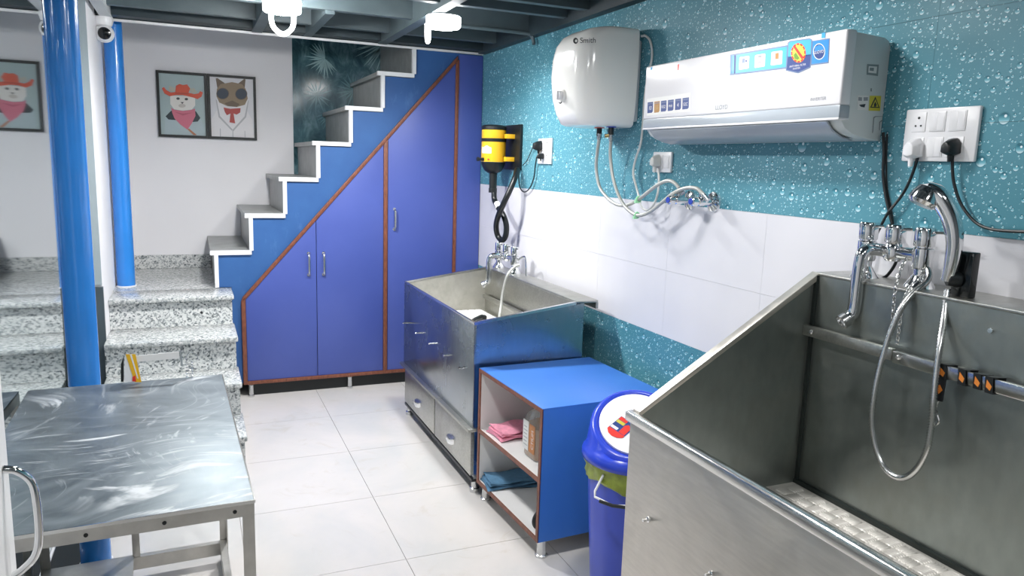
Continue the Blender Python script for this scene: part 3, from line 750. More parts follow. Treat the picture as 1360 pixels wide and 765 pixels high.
MB().box(1.832, 1.845, T1Y0-0.005, T1Y1+0.005, zb-0.03, zb).build('ledge_lip', 'steel', t1)
for y in (T1Y0-0.003, T1Y1-0.014):
    MB().prism([(T1X0, zf), (T1X1-0.046, zb-0.006), (T1X1-0.046, zb+0.008), (T1X0, zf+0.012)], (0, y+0.017, 0), BR, BU, 0, 0.017).build('rim', 'steel_edge', t1)
MB().box(T1X0-0.002, T1X0+0.014, T1Y0, T1Y1, zf, zf+0.012).build('rim', 'steel_edge', t1, 0.003)
MB().box(T1X1-0.075, T1X1-0.058, T1Y0+0.03, T1Y1-0.05, 0.735, 0.762).build('tether_rail', 'steel', t1, 0.003)
for y in (3.299, 3.544, 3.806, 4.072, 4.353):
    k = MB().lathe([(0.005, 0), (0.005, 0.004), (0.0035, 0.006), (0.0035, 0.024), (0.006, 0.026), (0.005, 0.03)], (T1X0, y, 0.605), (-1, 0, 0), 10); k.build('hook_peg', 'chrome', t1)
MB().box(T1X0-0.022, 1.74, T1Y0-0.012, T1Y1+0.02, 0.320, 0.335).build('mid_ledge', 'steel', t1, 0.002)
MB().box(1.205, 1.74, T1Y0+0.004, T1Y1-0.004, 0.075, 0.32).build('drawer_carcass', 'steel_dark', t1)
for ya, yb2 in ((T1Y0+0.02, 3.775), (3.79, T1Y1-0.02)):
    d = MB().box(1.193, 1.206, ya, yb2, 0.088, 0.305).build('drawer', 'steel', t1, 0.002)
    yc = (ya+yb2)/2
    hb = MB()
    secs = []
    for i in range(9):
        a = math.pi*i/8; yy = yc+0.045*math.cos(a); ss = math.sin(a)
        secs.append([(1.193, yy, 0.185), (1.193-0.022*ss-0.001, yy, 0.185-0.002), (1.193-0.026*ss-0.001, yy, 0.17), (1.193-0.02*ss-0.001, yy, 0.158-0.006*ss), (1.193, yy, 0.185-0.001)])
    hb.loft(secs).build('cup_handle', 'chrome', d)
MB().box(1.197, 1.74, T1Y0+0.006, T1Y1-0.006, 0.06, 0.075).build('plinth', 'black', t1)
for x in (1.222, 1.70):
    for y in (T1Y0+0.03, T1Y1-0.03):
        MB().lathe([(0.024, 0), (0.024, 0.02), (0.017, 0.024), (0.017, 0.06)], (x, y, 0), (0, 0, 1), 16).build('leg', 'chrome_soft', t1)
mt_ = thing('tub_mat', (1.45, 3.9, 0.6455), 'white moulded anti-slip mat lying in the far tub', 'mat')
MB().box(1.23, 1.695, 3.30, 4.405, 0.6455, 0.655).build('sheet', 'white_lam', mt_, 0.003)
b = MB()
for i in range(10):
    for j in range(23): b.box(1.24+i*0.045, 1.272+i*0.045, 3.315+j*0.047, 3.350+j*0.047, 0.655, 0.661)
b.build('grip_pattern', 'white_lam', mt_)['kind'] = 'stuff'
bp_ = thing('brush', (1.5, 4.02, 0.661), 'black handled brush lying on the mat in the far tub', 'brush')
MB().tube(smooth_path([(1.44, 3.93, 0.674), (1.49, 3.99, 0.68), (1.54, 4.05, 0.676), (1.58, 4.09, 0.675)], 5), lambda f: 0.010+0.006*f, 12).build('handle', 'black', bp_)
MB().box(1.565, 1.605, 4.07, 4.11, 0.662, 0.685).build('head', 'black', bp_, 0.006)
fa, fb = PX(663, 340, 1.79), PX(684, 342, 1.79)
faucet('mixer_faucet', 'chrome three lever mixer faucet on the far tub ledge', 1.79, fa.y, fb.y, zb+0.012)
hs = thing('water_hose', (1.72, fb.y, zb), 'pale flexible hose hanging from the faucet into the far tub', 'hose')
MB().tube(smooth_path([PX(690, 352, 1.775), PX(684, 354, 1.75), PX(674, 366, 1.70), PX(668, 388, 1.68), PX(665, 410, 1.66), PX(663, 422, 1.63), PX(662, 432, 1.60)], 6), 0.009, 12).build('hose', 'hose_white', hs)
MB().tube(smooth_path([PX(688, 345, 1.80), PX(697, 341, 1.80), PX(699, 352, 1.80), PX(699, 367, 1.80)], 6), 0.006, 10).build('supply_pipe', 'chrome', hs)

# ------------------------------------------------------------------ blue open cabinet
cb = thing('open_cabinet', (1.236, 2.512, 0), 'blue open-front shelf cabinet with white inside beside the far tub', 'cabinet', rz=math.radians(2.6))
CW, CD, CZ0, CZ1 = 0.63, 0.60, 0.078, 0.645     # local: y 0..CW, x 0..CD
def cbox(name, mt, *a, bevel=0.0): return MB().box(*a).build(name, mt, cb, bevel, local=True)
T = 0.018
cbox('top_panel', 'box_blue', 0, CD, 0, CW, CZ1-0.005, CZ1, bevel=0.001)
for nm, y0, y1 in (('side_panel', 0.0, 0.005), ('side_panel', CW-0.005, CW)): cbox(nm, 'box_blue', 0, CD, y0, y1, CZ0, CZ1-0.005)
cbox('lining', 'white_lam', 0.004, CD-0.01, 0.005, T, CZ0+0.002, CZ1-T)
cbox('lining', 'white_lam', 0.004, CD-0.01, CW-T, CW-0.005, CZ0+0.002, CZ1-T)
cbox('lining', 'white_lam', 0.004, CD-0.01, 0.005, CW-0.005, CZ1-T, CZ1-0.005)
cbox('bottom_panel', 'white_lam', 0.004, CD-0.01, T, CW-T, CZ0, CZ0+T)
cbox('shelf', 'white_lam', 0.004, CD-0.012, T, CW-T, 0.332, 0.332+T)
cbox('back_panel', 'white_lam', CD-0.01, CD, 0.005, CW-0.005, CZ0, CZ1-0.005)
for a in ((0.0, T, CZ0, CZ1-0.003), (CW-T, CW, CZ0, CZ1-0.003), (T, CW-T, CZ0, CZ0+T), (T, CW-T, CZ1-T-0.002, CZ1-0.003), (T, CW-T, 0.332, 0.332+T)):
    cbox('edge_strip', 'wood', -0.002, 0.004, *a)
for x in (0.035, CD-0.04):
    for y in (0.03, CW-0.035):
        MB().lathe([(0.026, 0), (0.026, 0.008), (0.02, 0.012), (0.02, 0.07), (0.024, CZ0)], (x, y, 0), (0, 0, 1), 18).build('leg', 'chrome_soft', cb, local=True)
CM = Matrix.Translation((1.236, 2.512, 0)) @ Matrix.Rotation(math.radians(2.6), 4, 'Z')
def inbox(x, y, z): return CM @ Vector((x, y, z))
# folded cloths
def cloth(name, label, x0, x1, y0, y1, z, h, mt, ang):
    c0 = inbox((x0+x1)/2, (y0+y1)/2, z); t = thing(name, c0, label, 'towel', rz=ang)
    W, D = (x1-x0)/2, (y1-y0)/2
    for k in range(3):
        zz = k*h/3; secs = []
        for i in range(13):
            u = -1+2*i/12; s = []
            for j in range(12):
                a = 2*math.pi*j/12
                yy = D*(0.96-0.05*k)*math.copysign(abs(math.cos(a))**0.5, math.cos(a)); z2 = h/6*math.copysign(abs(math.sin(a))**0.7, math.sin(a))
                s.append((u*W*(1-0.04*k)+0.004*math.sin(7*u+k*2+j), yy*(1+0.05*math.sin(3*u+k)), zz+h/6+z2+0.0045*math.sin(5*u+2.2*k+yy*40)))
            secs.append(s)
        MB().loft(secs).build('fold', mt, t, local=True, sharp=1.2)
    return t
cloth('folded_cloth', 'folded pink cloth on the middle shelf of the blue cabinet', 0.02, 0.26, 0.41, 0.58, 0.3535, 0.038, 'pink', math.radians(4))
cloth('folded_towel', 'rolled blue towel on the bottom shelf of the blue cabinet', 0.0, 0.34, 0.44, 0.60, 0.098, 0.036, 'towel_blue', math.radians(-6))
# bottle
bo = thing('bottle', inbox(0.10, 0.215, 0.3505), 'clear plastic bottle of amber liquid with labels in the blue cabinet', 'bottle', rz=math.radians(2.6))
def rsec(hx_, hy_, r, z): return [(x, y, z) for x, y in rrect(-hx_, hx_, -hy_, hy_, r, 4)]
MB().loft([rsec(0.038, 0.055, 0.018, 0.0), rsec(0.042, 0.06, 0.02, 0.008), rsec(0.042, 0.06, 0.02, 0.16), rsec(0.038, 0.054, 0.02, 0.185), rsec(0.026, 0.034, 0.02, 0.205), rsec(0.018, 0.018, 0.0175, 0.215), rsec(0.018, 0.018, 0.0175, 0.235)]).build('body', 'bottle', bo, local=True)
MB().loft([rsec(0.037, 0.053, 0.016, 0.006), rsec(0.038, 0.054, 0.018, 0.14)]).build('liquid', 'liquid', bo, local=True)
MB().loft([rsec(0.02, 0.02, 0.0195, 0.222), rsec(0.02, 0.02, 0.0195, 0.246)]).build('cap', 'white_pl', bo, local=True)
MB().prism(rect(-0.05, -0.004, 0.035, 0.15), (-0.0425, 0, 0), WR, WU, 0, 0.0008).build('label', 'label_o', bo, local=True)
MB().prism(rect(0.0, 0.05, 0.03, 0.155), (-0.0425, 0, 0), WR, WU, 0, 0.0008).build('label', 'label_o', bo, local=True)
MB().prism(rect(-0.058, -0.006, 0.03, 0.16), (-0.0432, 0, 0), WR, WU, 0, 0.0008).build('label', 'label_w', bo, local=True)
for k in range(6): MB().prism(rect(-0.05, -0.014-0.006*(k % 2), 0.05+k*0.016, 0.053+k*0.016), (-0.0441, 0, 0), WR, WU, 0, 0.0004).build('print_line', 'ink_grey', bo, local=True)
cu_ = bpy.data.curves.new('lettering', 'FONT'); cu_.body = 'CTIUM'; cu_.size = 0.028; cu_.align_x = 'CENTER'; cu_.align_y = 'CENTER'
ob_ = bpy.data.objects.new('x', cu_); me_ = bpy.data.meshes.new_from_object(ob_); bpy.data.objects.remove(ob_); bpy.data.curves.remove(cu_)
for v in me_.vertices: v.co = Vector((-0.0437, -(0.03-v.co.y), 0.09+v.co.x))
for p_ in me_.polygons: pass
me_.materials.clear(); me_.materials.append(M['label_w']); me_.name = 'lettering'
lt = bpy.data.objects.new('lettering', me_); COL.objects.link(lt); lt.parent = bo
rg = thing('cable_reel', inbox(0.045, 0.066, 0.097), 'small black round roll on the bottom shelf of the blue cabinet', 'roll')
q = inbox(0.045, 0.066, 0.097+0.045)
ring = [(q.x+0.034*math.cos(a)*0.95, q.y+0.034*math.cos(a)*0.3, q.z+0.034*math.sin(a)) for a in [2*math.pi*i/28 for i in range(28)]]
MB().tube(ring, 0.0105, 10, closed=True).build('roll', 'black', rg)

# ------------------------------------------------------------------ pedal-less swing bin
BX, BY = 1.455, 2.185
bn = thing('swing_bin', (BX, BY, 0), 'blue swing-lid dustbin with white flap between cabinet and near tub', 'bin')
secs = []
for z, r in ((0.0, 0.125), (0.012, 0.132), (0.30, 0.152), (0.53, 0.166)):
    secs.append([(BX+(r+(0.004 if (i//3) % 2 else 0))*math.cos(2*math.pi*i/48), BY+(r+(0.004 if (i//3) % 2 else 0))*math.sin(2*math.pi*i/48), z) for i in range(48)])
MB().loft(secs).build('body', 'bin_body', bn)
secs = []
for k, (z, r) in enumerate(((0.475, 0.170), (0.49, 0.176), (0.51, 0.173), (0.54, 0.183), (0.556, 0.184))):
    secs.append([(BX+(r+0.005*math.sin(i*1.7+k))*math.cos(2*math.pi*i/48), BY+(r+0.005*math.sin(i*1.7+k))*math.sin(2*math.pi*i/48), z+0.012*math.sin(i*0.55+0.6*k)*(1 if k < 3 else 0)) for i in range(48)])
MB().loft(secs, False).build('bin_bag', 'bag', bn)
fn = Vector((-0.27, -0.42, 1.0)).normalized(); fc = Vector((BX, BY, 0.672))
fr = Vector((0, 0, 1)).cross(fn).normalized(); fu = fn.cross(fr)
def lidring(r, h=None, d=0.0, n=48):
    o = []
    for i in range(n):
        a = 2*math.pi*i/n; dx, dy = r*math.cos(a), r*math.sin(a)
        if h is not None: o.append((BX+dx, BY+dy, h))
        else: o.append(Vector((BX+dx, BY+dy, fc.z-(fn.x*dx+fn.y*dy)/fn.z))+fn*d)
    return o
MB().loft([lidring(0.184, 0.546), lidring(0.192, 0.550), lidring(0.194, 0.562), lidring(0.192, 0.574), lidring(0.188, 0.582), lidring(0.178, 0.592), lidring(0.168, None, -0.012), lidring(0.160, None, 0.0), lidring(0.150, None, 0.004), lidring(0.142, None, 0.002), lidring(0.138, None, -0.006)]).build('lid', 'bin_blue', bn, sharp=1.0)
fp = MB().loft([lidring(0.134, None, -0.005), lidring(0.134, None, 0.004), lidring(0.130, None, 0.006)]).build('flap', 'white_pl', bn, sharp=0.9)
so = fc-fr*0.055-fu*0.035
sr = (fr*0.8-fu*0.6).normalized(); su = fn.cross(sr)
MB().prism([(-0.036, 0.048), (0.036, 0.048), (0.036, -0.03), (0.02, -0.045), (0.0, -0.05), (-0.02, -0.045), (-0.036, -0.03)], so, sr, su, 0.007, 0.0076).build('sticker', 'navy', fp)
MB().prism([(-0.036, -0.022), (0.036, -0.022), (0.034, -0.034), (0.02, -0.046), (0.0, -0.051), (-0.02, -0.046), (-0.034, -0.034)], so, sr, su, 0.0076, 0.0082).build('sticker_print', 'red', fp)
MB().prism(rect(-0.034, 0.0, 0.03, 0.046), so, sr, su, 0.0076, 0.0082).build('sticker_print', 'red', fp)
MB().prism(rect(-0.034, 0.0, 0.014, 0.028), so, sr, su, 0.0076, 0.0082).build('sticker_print', 'warn', fp)
MB().prism([(0.004, 0.02), (0.012, 0.03), (0.03, 0.026), (0.032, -0.02), (0.006, -0.02)], so, sr, su, 0.0076, 0.0082).build('sticker_print', 'red', fp)
MB().prism(rect(-0.034, -0.004, -0.018, -0.006), so, sr, su, 0.0076, 0.0082).build('sticker_print', 'white_pl', fp)
# bail handle on the left side
def hp_(a, r, z): return (BX+r*math.cos(a), BY+r*math.sin(a), z)
a0 = math.atan2(-0.62, -0.72)
MB().tube([hp_(a0-0.36, 0.172, 0.525), hp_(a0-0.36, 0.215, 0.475), hp_(a0-0.33, 0.222, 0.458), hp_(a0, 0.232, 0.452), hp_(a0+0.33, 0.222, 0.458), hp_(a0+0.36, 0.215, 0.475), hp_(a0+0.36, 0.172, 0.525)], 0.0045, 8).build('handle', 'white_pl', bn)
MB().tube([hp_(a0-0.22, 0.228, 0.453), hp_(a0, 0.232, 0.452), hp_(a0+0.22, 0.228, 0.453)], 0.0065, 8).build('grip', 'black', bn)

# ------------------------------------------------------------------ near tub
A0, A1, AY0, AY1 = 1.111, 1.742, 0.28, 1.70
t2 = thing('bathing_tub', (1.5, 1.0, 0), 'large steel bathing tub filling the right foreground', 'tub', 'steel bathing tubs')
ZF, ZB, ZFL = 0.912, 1.285, 0.625
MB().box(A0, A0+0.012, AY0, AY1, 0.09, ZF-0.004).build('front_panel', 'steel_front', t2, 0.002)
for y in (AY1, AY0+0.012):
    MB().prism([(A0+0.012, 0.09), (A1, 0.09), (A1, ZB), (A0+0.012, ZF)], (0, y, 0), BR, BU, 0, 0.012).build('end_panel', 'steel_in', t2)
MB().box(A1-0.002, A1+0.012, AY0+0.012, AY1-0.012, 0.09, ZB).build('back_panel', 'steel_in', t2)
MB().box(A0+0.012, A1-0.002, AY0+0.012, AY1-0.012, ZFL-0.02, ZFL-0.006).build('tub_floor', 'plate', t2)
MB().box(A1-0.004, XW-0.001, AY0, AY1, ZB, ZB+0.008).build('back_ledge', 'steel', t2, 0.002)
MB().box(A1+0.012, XW-0.001, AY1-0.012, AY1, ZB-0.05, ZB).build('ledge_end', 'steel', t2)
# rolled front rim and sloping end rims
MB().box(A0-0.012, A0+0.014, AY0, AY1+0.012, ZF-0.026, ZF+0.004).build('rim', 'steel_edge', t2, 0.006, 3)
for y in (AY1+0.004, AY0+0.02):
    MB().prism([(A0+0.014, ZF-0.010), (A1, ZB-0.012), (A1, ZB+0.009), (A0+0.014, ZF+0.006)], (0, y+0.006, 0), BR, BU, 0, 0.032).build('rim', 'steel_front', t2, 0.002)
MB().box(A1-0.012, A1-0.001, AY1-0.022, AY1-0.012, ZFL-0.01, ZB).build('corner_seal', 'seal_gap', t2)
MB().box(A1-0.016, A1-0.001, AY0+0.02, AY1-0.012, ZFL-0.008, ZFL+0.006).build('floor_gap', 'seal_gap', t2)  # dark strip drawn for the shaded gap between plate and back panel
# chequer plate floor: raised five-bar pattern
b = MB(); cs = 0.044
def bar(cx, cy, horiz, l, w_):
    hl, hw, h = l/2, w_/2, 0.006
    if horiz: vs_ = [(cx-hl, cy-hw, 0), (cx+hl, cy-hw, 0), (cx+hl, cy+hw, 0), (cx-hl, cy+hw, 0), (cx-hl*0.85, cy, h), (cx+hl*0.85, cy, h)]; fs = [(0, 1, 5, 4), (2, 3, 4, 5), (1, 2, 5), (3, 0, 4)]
    else: vs_ = [(cx-hw, cy-hl, 0), (cx+hw, cy-hl, 0), (cx+hw, cy+hl, 0), (cx-hw, cy+hl, 0), (cx, cy-hl*0.85, h), (cx, cy+hl*0.85, h)]; fs = [(1, 2, 5, 4), (3, 0, 4, 5), (0, 1, 4), (2, 3, 5)]
    b.add([(x, y, z+ZFL-0.006) for x, y, z in vs_], fs)
nx, ny = int((A1-A0-0.03)/cs), int((AY1-AY0-0.04)/cs)
for i in range(nx):
    for j in range(ny):
        cx = A0+0.03+cs*(i+0.5); cy = AY0+0.02+cs*(j+0.5)
        for k in range(5):
            o_ = (k-2)*cs*0.185
            if (i+j) % 2: bar(cx, cy+o_, True, cs*0.88, cs*0.125)
            else: bar(cx+o_, cy, False, cs*0.88, cs*0.125)
b.build('tread_pattern', 'plate', t2, sharp=3)['kind'] = 'stuff'
# tether rail in two lengths with bolts
RX = 1.712
r0, r1, r2 = PX(1068, 440, RX), PX(1188, 475, RX), PX(1360, 536, RX)
zr = 1.118
MB().box(RX-0.008, RX+0.008, r1.y+0.004, AY1-0.012, zr-0.016, zr+0.016).build('tether_rail', 'steel', t2, 0.002)
MB().box(RX-0.012, RX+0.006, AY0+0.012, r1.y-0.002, zr-0.019, zr+0.013).build('tether_rail', 'steel_edge', t2, 0.002)
for y in (AY1-0.05, r1.y-0.02, 0.9, 0.6):
    MB().lathe([(0.007, 0), (0.007, 0.003), (0.004, 0.006)], (RX-0.011, y, zr), (-1, 0, 0), 12).build('bolt', 'chrome', t2)
for y in (AY1-0.2, 1.2, 0.8):
    MB().box(RX+0.006, A1, y-0.012, y+0.012, zr-0.01, zr+0.01).build('rail_spacer', 'steel', t2)
p = PX(1316, 439, A1-0.003); MB().lathe([(0.007, 0), (0.006, 0.004)], p, (-1, 0, 0), 12).build('bolt', 'chrome', t2)
for px, py in ((862, 690), (946, 762)):
    p = PX(px, py, A0); MB().lathe([(0.008, 0), (0.008, 0.005), (0.004, 0.006), (0.004, 0.02)], p, (-1, 0, 0), 10).build('bolt', 'chrome', t2)
for x in (A0+0.04, A1-0.04):
    for y in (AY0+0.05, AY1-0.05): MB().lathe([(0.022, 0), (0.022, 0.09)], (x, y, 0), (0, 0, 1), 16).build('leg', 'chrome_soft', t2)
# faucet and shower of the near tub
FX = 1.815; ZL = ZB+0.008
fa, fb = PX(1147, 368, FX), PX(1221, 378, FX)
faucet('mixer_faucet', 'large chrome three lever mixer faucet on the near tub ledge', FX, fa.y, fb.y, ZL, spout_dx=-0.085, spout_drop=0.19)
sh = thing('hand_shower', PX(1272, 400, 1.80), 'chrome curved hand shower hanging in a black bracket over near tub', 'shower head')
pl_ = PX(1276, 400, 1.79)
MB().box(1.775, 1.80, pl_.y-0.03, pl_.y+0.022, ZL, ZL+0.115).build('bracket_plate', 'black_gloss', sh, 0.003)
ck = PX(1262, 365, 1.765)
MB().lathe([(0.016, 0), (0.02, 0.006), (0.02, 0.03), (0.014, 0.034)], ck+Vector((0.015, -0.02, -0.012)), (-0.8, 0.6, 0.15), 16).build('holder', 'black', sh)
hpth = smooth_path([PX(1258, 372, 1.755), PX(1264, 350, 1.752), PX(1268, 320, 1.748), PX(1264, 293, 1.742), PX(1254, 271, 1.732), PX(1243, 258, 1.722), PX(1231, 254, 1.712)], 6)
MB().tube(hpth, lambda f: 0.015+0.0105*min(1, f*1.4), 16).build('handle', 'chrome', sh)
hd = hpth[-1]+Vector((0, 0, -0.012)); dn = Vector((-0.35, 0.2, -0.9)).normalized()
MB().lathe([(0.012, -0.030), (0.028, -0.020), (0.036, 0.0), (0.038, 0.016), (0.033, 0.023)], hd, dn, 24).build('head', 'chrome', sh)
MB().lathe([(0.030, 0.023), (0.028, 0.026)], hd, dn, 24).build('spray_face', 'chrome_soft', sh)
hz = thing('shower_hose', PX(1195, 637, 1.70), 'long ribbed metal shower hose looping down inside the near tub', 'hose')
hpts = [PX(1258, 384, 1.755), PX(1254, 420, 1.735), PX(1248, 460, 1.70), PX(1243, 500, 1.685), PX(1240, 530, 1.68), PX(1237, 565, 1.68), PX(1231, 597, 1.675), PX(1218, 622, 1.67), PX(1202, 634, 1.665), PX(1185, 631, 1.66), PX(1170, 613, 1.66), PX(1161, 585, 1.66), PX(1158, 553, 1.66), PX(1163, 513, 1.665), PX(1172, 475, 1.675), PX(1183, 440, 1.69), PX(1198, 408, 1.71), PX(1213, 389, 1.74), PX(1228, 377, 1.775), PX(1234, 365, 1.80), PX(1229, 352, 1.815)]
hh = smooth_path(hpts, 18)
tot = len(hh)
MB().tube(hh, lambda f: 0.0066 if int(round(f*(tot-1))) % 2 else 0.0092, 10).build('hose', 'chrome_soft', hz, sharp=2.0)
# bead chain with two strands
ch = thing('chain', PX(1203, 345, 1.72), 'thin steel chain hanging over the near tub faucet', 'chain')
b = MB()
def link_run(path):
    for i in range(len(path)-1):
        p, q = path[i], path[i+1]; d = (q-p).normalized(); x, y = frame_for(d)
        s = x if i % 2 else y; c_ = (p+q)/2
        b.tube([c_ + d*0.0075*math.cos(a) + s*0.0042*math.sin(a) for a in [2*math.pi*k/8 for k in range(8)]], 0.0016, 5, closed=True)
def resample(path, step):
    o = [path[0]]; acc = 0
    for i in range(1, len(path)):
        if (path[i]-o[-1]).length >= step: o.append(path[i])
    return o
link_run(resample(smooth_path([PX(1205, 342, 1.77), PX(1196, 358, 1.745), PX(1189, 385, 1.72), PX(1186, 415, 1.715), PX(1184, 440, 1.715)], 40), 0.0105))
link_run(resample(smooth_path([PX(1226, 365, 1.78), PX(1210, 380, 1.745), PX(1200, 400, 1.725), PX(1195, 430, 1.715), PX(1191, 460, 1.712)], 40), 0.0105))
b.build('links', 'chrome_soft', ch)
# patterned lead wrapped around the rail
ld = thing('dog_lead', PX(1290, 500, RX), 'black and orange patterned lead wrapped around the near tub rail', 'lead')
def wrap(yc, sl=0.034, mt='black', w_=0.016, off=0.0):
    x0, x1, z0, z1 = RX-0.0128-off, RX+0.0085+off, zr-0.0198-off, zr+0.0138+off
    loop = [(x0, z0, 0.0), (x0, z1, 0.35), (x1, z1, 0.55), (x1, z0, 0.9), (x0, z0, 1.0)]
    secs = []
    for x, z, f in loop:
        yy = yc + sl*(0.5-abs(2*((f+0.3) % 1)-1))
        dx = 0.002 if x > RX else -0.002; dz = 0.002 if z > zr else -0.002
        secs.append([(x, yy-w_, z), (x, yy+w_, z), (x+dx, yy+w_, z+dz), (x+dx, yy-w_, z+dz)])
    MB().loft(secs).build('wrap', mt, ld)
    # orange motif on the front of this turn
    yy0 = yc+sl*(0.5-abs(2*0.3-1)); yy1 = yc+sl*(0.5-abs(2*0.65-1))
    ym = (yy0+yy1)/2
    MB().prism([(-w_*0.55, 0.009), (w_*0.85, -0.004), (w_*0.5, -0.015), (-w_*0.6, -0.008)], (x0-0.002, ym, zr-0.001), WR, WU, 0, 0.0008).build('motif', 'orange', ld)
wraps = [PX(x, 490, RX).y for x in (1259, 1287, 1308, 1325)]
for k, y in enumerate(wraps): wrap(y, w_=0.0095 if k else 0.011, off=0.0012*(k % 2))
pa, pb = PX(1250, 500, RX-0.012), PX(1246, 532, RX-0.02)
MB().loft([[pa+Vector((-0.001, s*0.012, 0)), pa+Vector((0.001, s*0.012, 0))][::1] and [pa+Vector((-0.001, -0.014, 0)), pa+Vector((-0.001, 0.014, 0)), pa+Vector((0.002, 0.014, 0)), pa+Vector((0.002, -0.014, 0))] for s in (1,)] + [[pb+Vector((-0.001, -0.011, 0)), pb+Vector((-0.001, 0.011, 0)), pb+Vector((0.002, 0.011, 0)), pb+Vector((0.002, -0.011, 0))]]).build('strap_end', 'black', ld)
pm = PX(1247.5, 517, RX-0.019)
MB().prism([(0, 0.012), (0.009, 0), (0, -0.012), (-0.009, 0)], pm, WR, WU, 0, 0.001).build('motif', 'orange', ld)
MB().tube(smooth_path([pb, pb+Vector((0, 0.003, -0.012)), pb+Vector((0, 0.004, -0.024)), pb+Vector((0, -0.004, -0.036)), pb+Vector((0, -0.010, -0.052)), pb+Vector((0, 0.0, -0.064)), pb+Vector((0, 0.008, -0.054))], 5), 0.0035, 8).build('snap_hook', 'chrome', ld)

# ------------------------------------------------------------------ air conditioner
CY0, CY1 = 1.662, 2.69
ac = thing('air_conditioner', (XW, 2.18, 1.69), 'white split air conditioner with blue stickers mounted on the teal wall', 'air conditioner')
prof = [(1.745, 1.752), (1.768, 1.724), (1.80, 1.708), (1.84, 1.699), (1.87, 1.695), (XW-0.001, 1.692), (XW-0.001, 1.965), (1.908, 1.982), (1.89, 1.99), (1.775, 1.996)]
MB().prism([(p_[0], p_[1]) for p_ in prof], (0, CY0+0.004, 0), BR, BU, -(CY1-CY0-0.008), 0).build('body', 'ac_side', ac, 0.003)
MB().box(1.736, 1.778, CY0, CY1+0.008, 1.788, 2.001).build('front_panel', 'ac_white', ac, 0.007, 3)
MB().box(1.7365, 1.778, CY0+0.0005, CY1+0.0075, 1.752, 1.789).build('silver_band', 'ac_vane', ac, 0.004)
MB().box(1.7355, 1.778, CY0+0.0005, CY1+0.0075, 1.746, 1.753).build('lower_lip', 'ac_white', ac, 0.002)
vp = [(1.742, 1.744), (1.765, 1.720), (1.80, 1.703), (1.845, 1.694), (1.846, 1.690), (1.80, 1.698), (1.762, 1.715), (1.737, 1.742)]
MB().prism(vp, (0, CY0+0.045, 0), BR, BU, -(CY1-CY0-0.09), 0).build('air_vane', 'ac_vane', ac)
def adec(name, pts, mt, k=0): # front sticker: pts in photo pixels
    X = 1.736-0.0002
    q = []
    for x, y in pts: p_ = PX(x, y, X); q.append((-p_.y, p_.z))
    return MB().prism(q, (X, 0, 0), WR, WU, 0.0002+0.0003*k, 0.0006+0.0003*k).build(name, mt, ac)
def cz(pts, ox=960, oy=40, s=9.067): return [(ox+x/s, oy+y/s) for x, y in pts]
adec('sticker_border', cz([(92, 295), (1292, 95), (1275, 398), (80, 550)]), 'frame_grey')
adec('sticker', cz([(165, 300), (775, 200), (760, 445), (155, 520)]), 'sky', 1)
adec('sticker', cz([(1085, 135), (1280, 112), (1268, 382), (1070, 408)]), 'sky2', 1)
for k, x in enumerate((103, 123, 143)): adec('sticker_stripe', cz([(x, 305), (x+14, 303), (x+10, 520), (x-6, 525)]), ('sky2', 'sky', 'navy')[k], 1)
for x0, y0, x1, y1, x2, y2, x3, y3 in ((205, 325, 322, 310, 315, 462, 198, 478), (392, 300, 515, 282, 508, 438, 384, 455), (590, 262, 722, 247, 715, 410, 580, 425)):
    adec('icon_card', cz([(x0, y0+8), (x0+8, y0), (x1-8, y1), (x1, y1+8), (x2, y2-8), (x2-8, y2), (x3+8, y3), (x3, y3-8)]), 'white_pl', 2)
adec('icon', cz([(638, 278), (678, 272), (675, 348), (634, 352)]), 'gold', 3)
adec('icon', cz([(430, 308), (468, 303), (464, 395), (426, 400)]), 'ink_grey', 3)
adec('icon', cz([(438, 330), (461, 327), (458, 380), (434, 384)]), 'white_pl', 4)
adec('icon', cz([(238, 345), (272, 340), (268, 395), (234, 400)]), 'frame_grey', 3)
adec('icon', cz(ell(285, 372, 11, 13, 12)), 'navy', 3)
adec('shield_border', cz([(785, 150), (810, 130), (1050, 98), (1080, 115), (1060, 450), (910, 522), (760, 488)]), 'frame_grey', 2)
adec('shield', cz([(798, 160), (820, 142), (1050, 112), (1068, 125), (1064, 300), (786, 330)]), 'sky', 3)
adec('shield', cz([(786, 322), (1064, 292), (1050, 440), (910, 505), (772, 478)]), 'navy', 3)
adec('germ_ring', cz(ell(915, 275, 90, 118, 28)), 'red', 4)
adec('germ_disc', cz(ell(915, 275, 70, 95, 28)), 'lime', 5)
adec('germ', cz([(860, 300), (885, 270), (930, 340), (905, 360), (870, 345)]), 'moss', 6)
adec('germ_bar', cz([(850, 195), (880, 188), (985, 335), (955, 350)]), 'red', 7)
for i in range(12):
    a = 2*math.pi*i/12+0.2; adec('ring_tick', cz(ell(915+80*math.cos(a), 275+107*math.sin(a), 7, 9, 8)), 'lime', 5)
def atext(s, x, y, h, mt, k, X=1.7358):
    p_ = PX(x, y, X); p2 = PX(x, y+h, X)
    text('lettering', s, (p_.z-p2.z)*1.38, p_, WR, WU, mt, ac, lift=0.0004+0.0003*k)
atext('ANTI VIRAL FILTER', 1060, 87.2, 2.6, 'white_pl', 4); atext('INVERTER', 1058.5, 91.0, 2.2, 'white_pl', 4)
adec('round_logo', cz(ell(1163, 258, 72, 98, 28)), 'white_pl', 2); adec('round_logo', cz(ell(1163, 258, 64, 89, 28)), 'navy', 3); adec('logo_shine', cz([(1115, 205), (1165, 178), (1215, 200), (1220, 235), (1165, 245), (1108, 262)]), 'sky2', 4)
atext('LLOYD', 1088.3, 69.3, 4.0, 'white_pl', 5)
atext('LLOYD', 958.5, 142.6, 6.0, 'ink_mid', 1)
atext('INVERTER', 1087, 131.5, 4.6, 'ink_grey', 1)
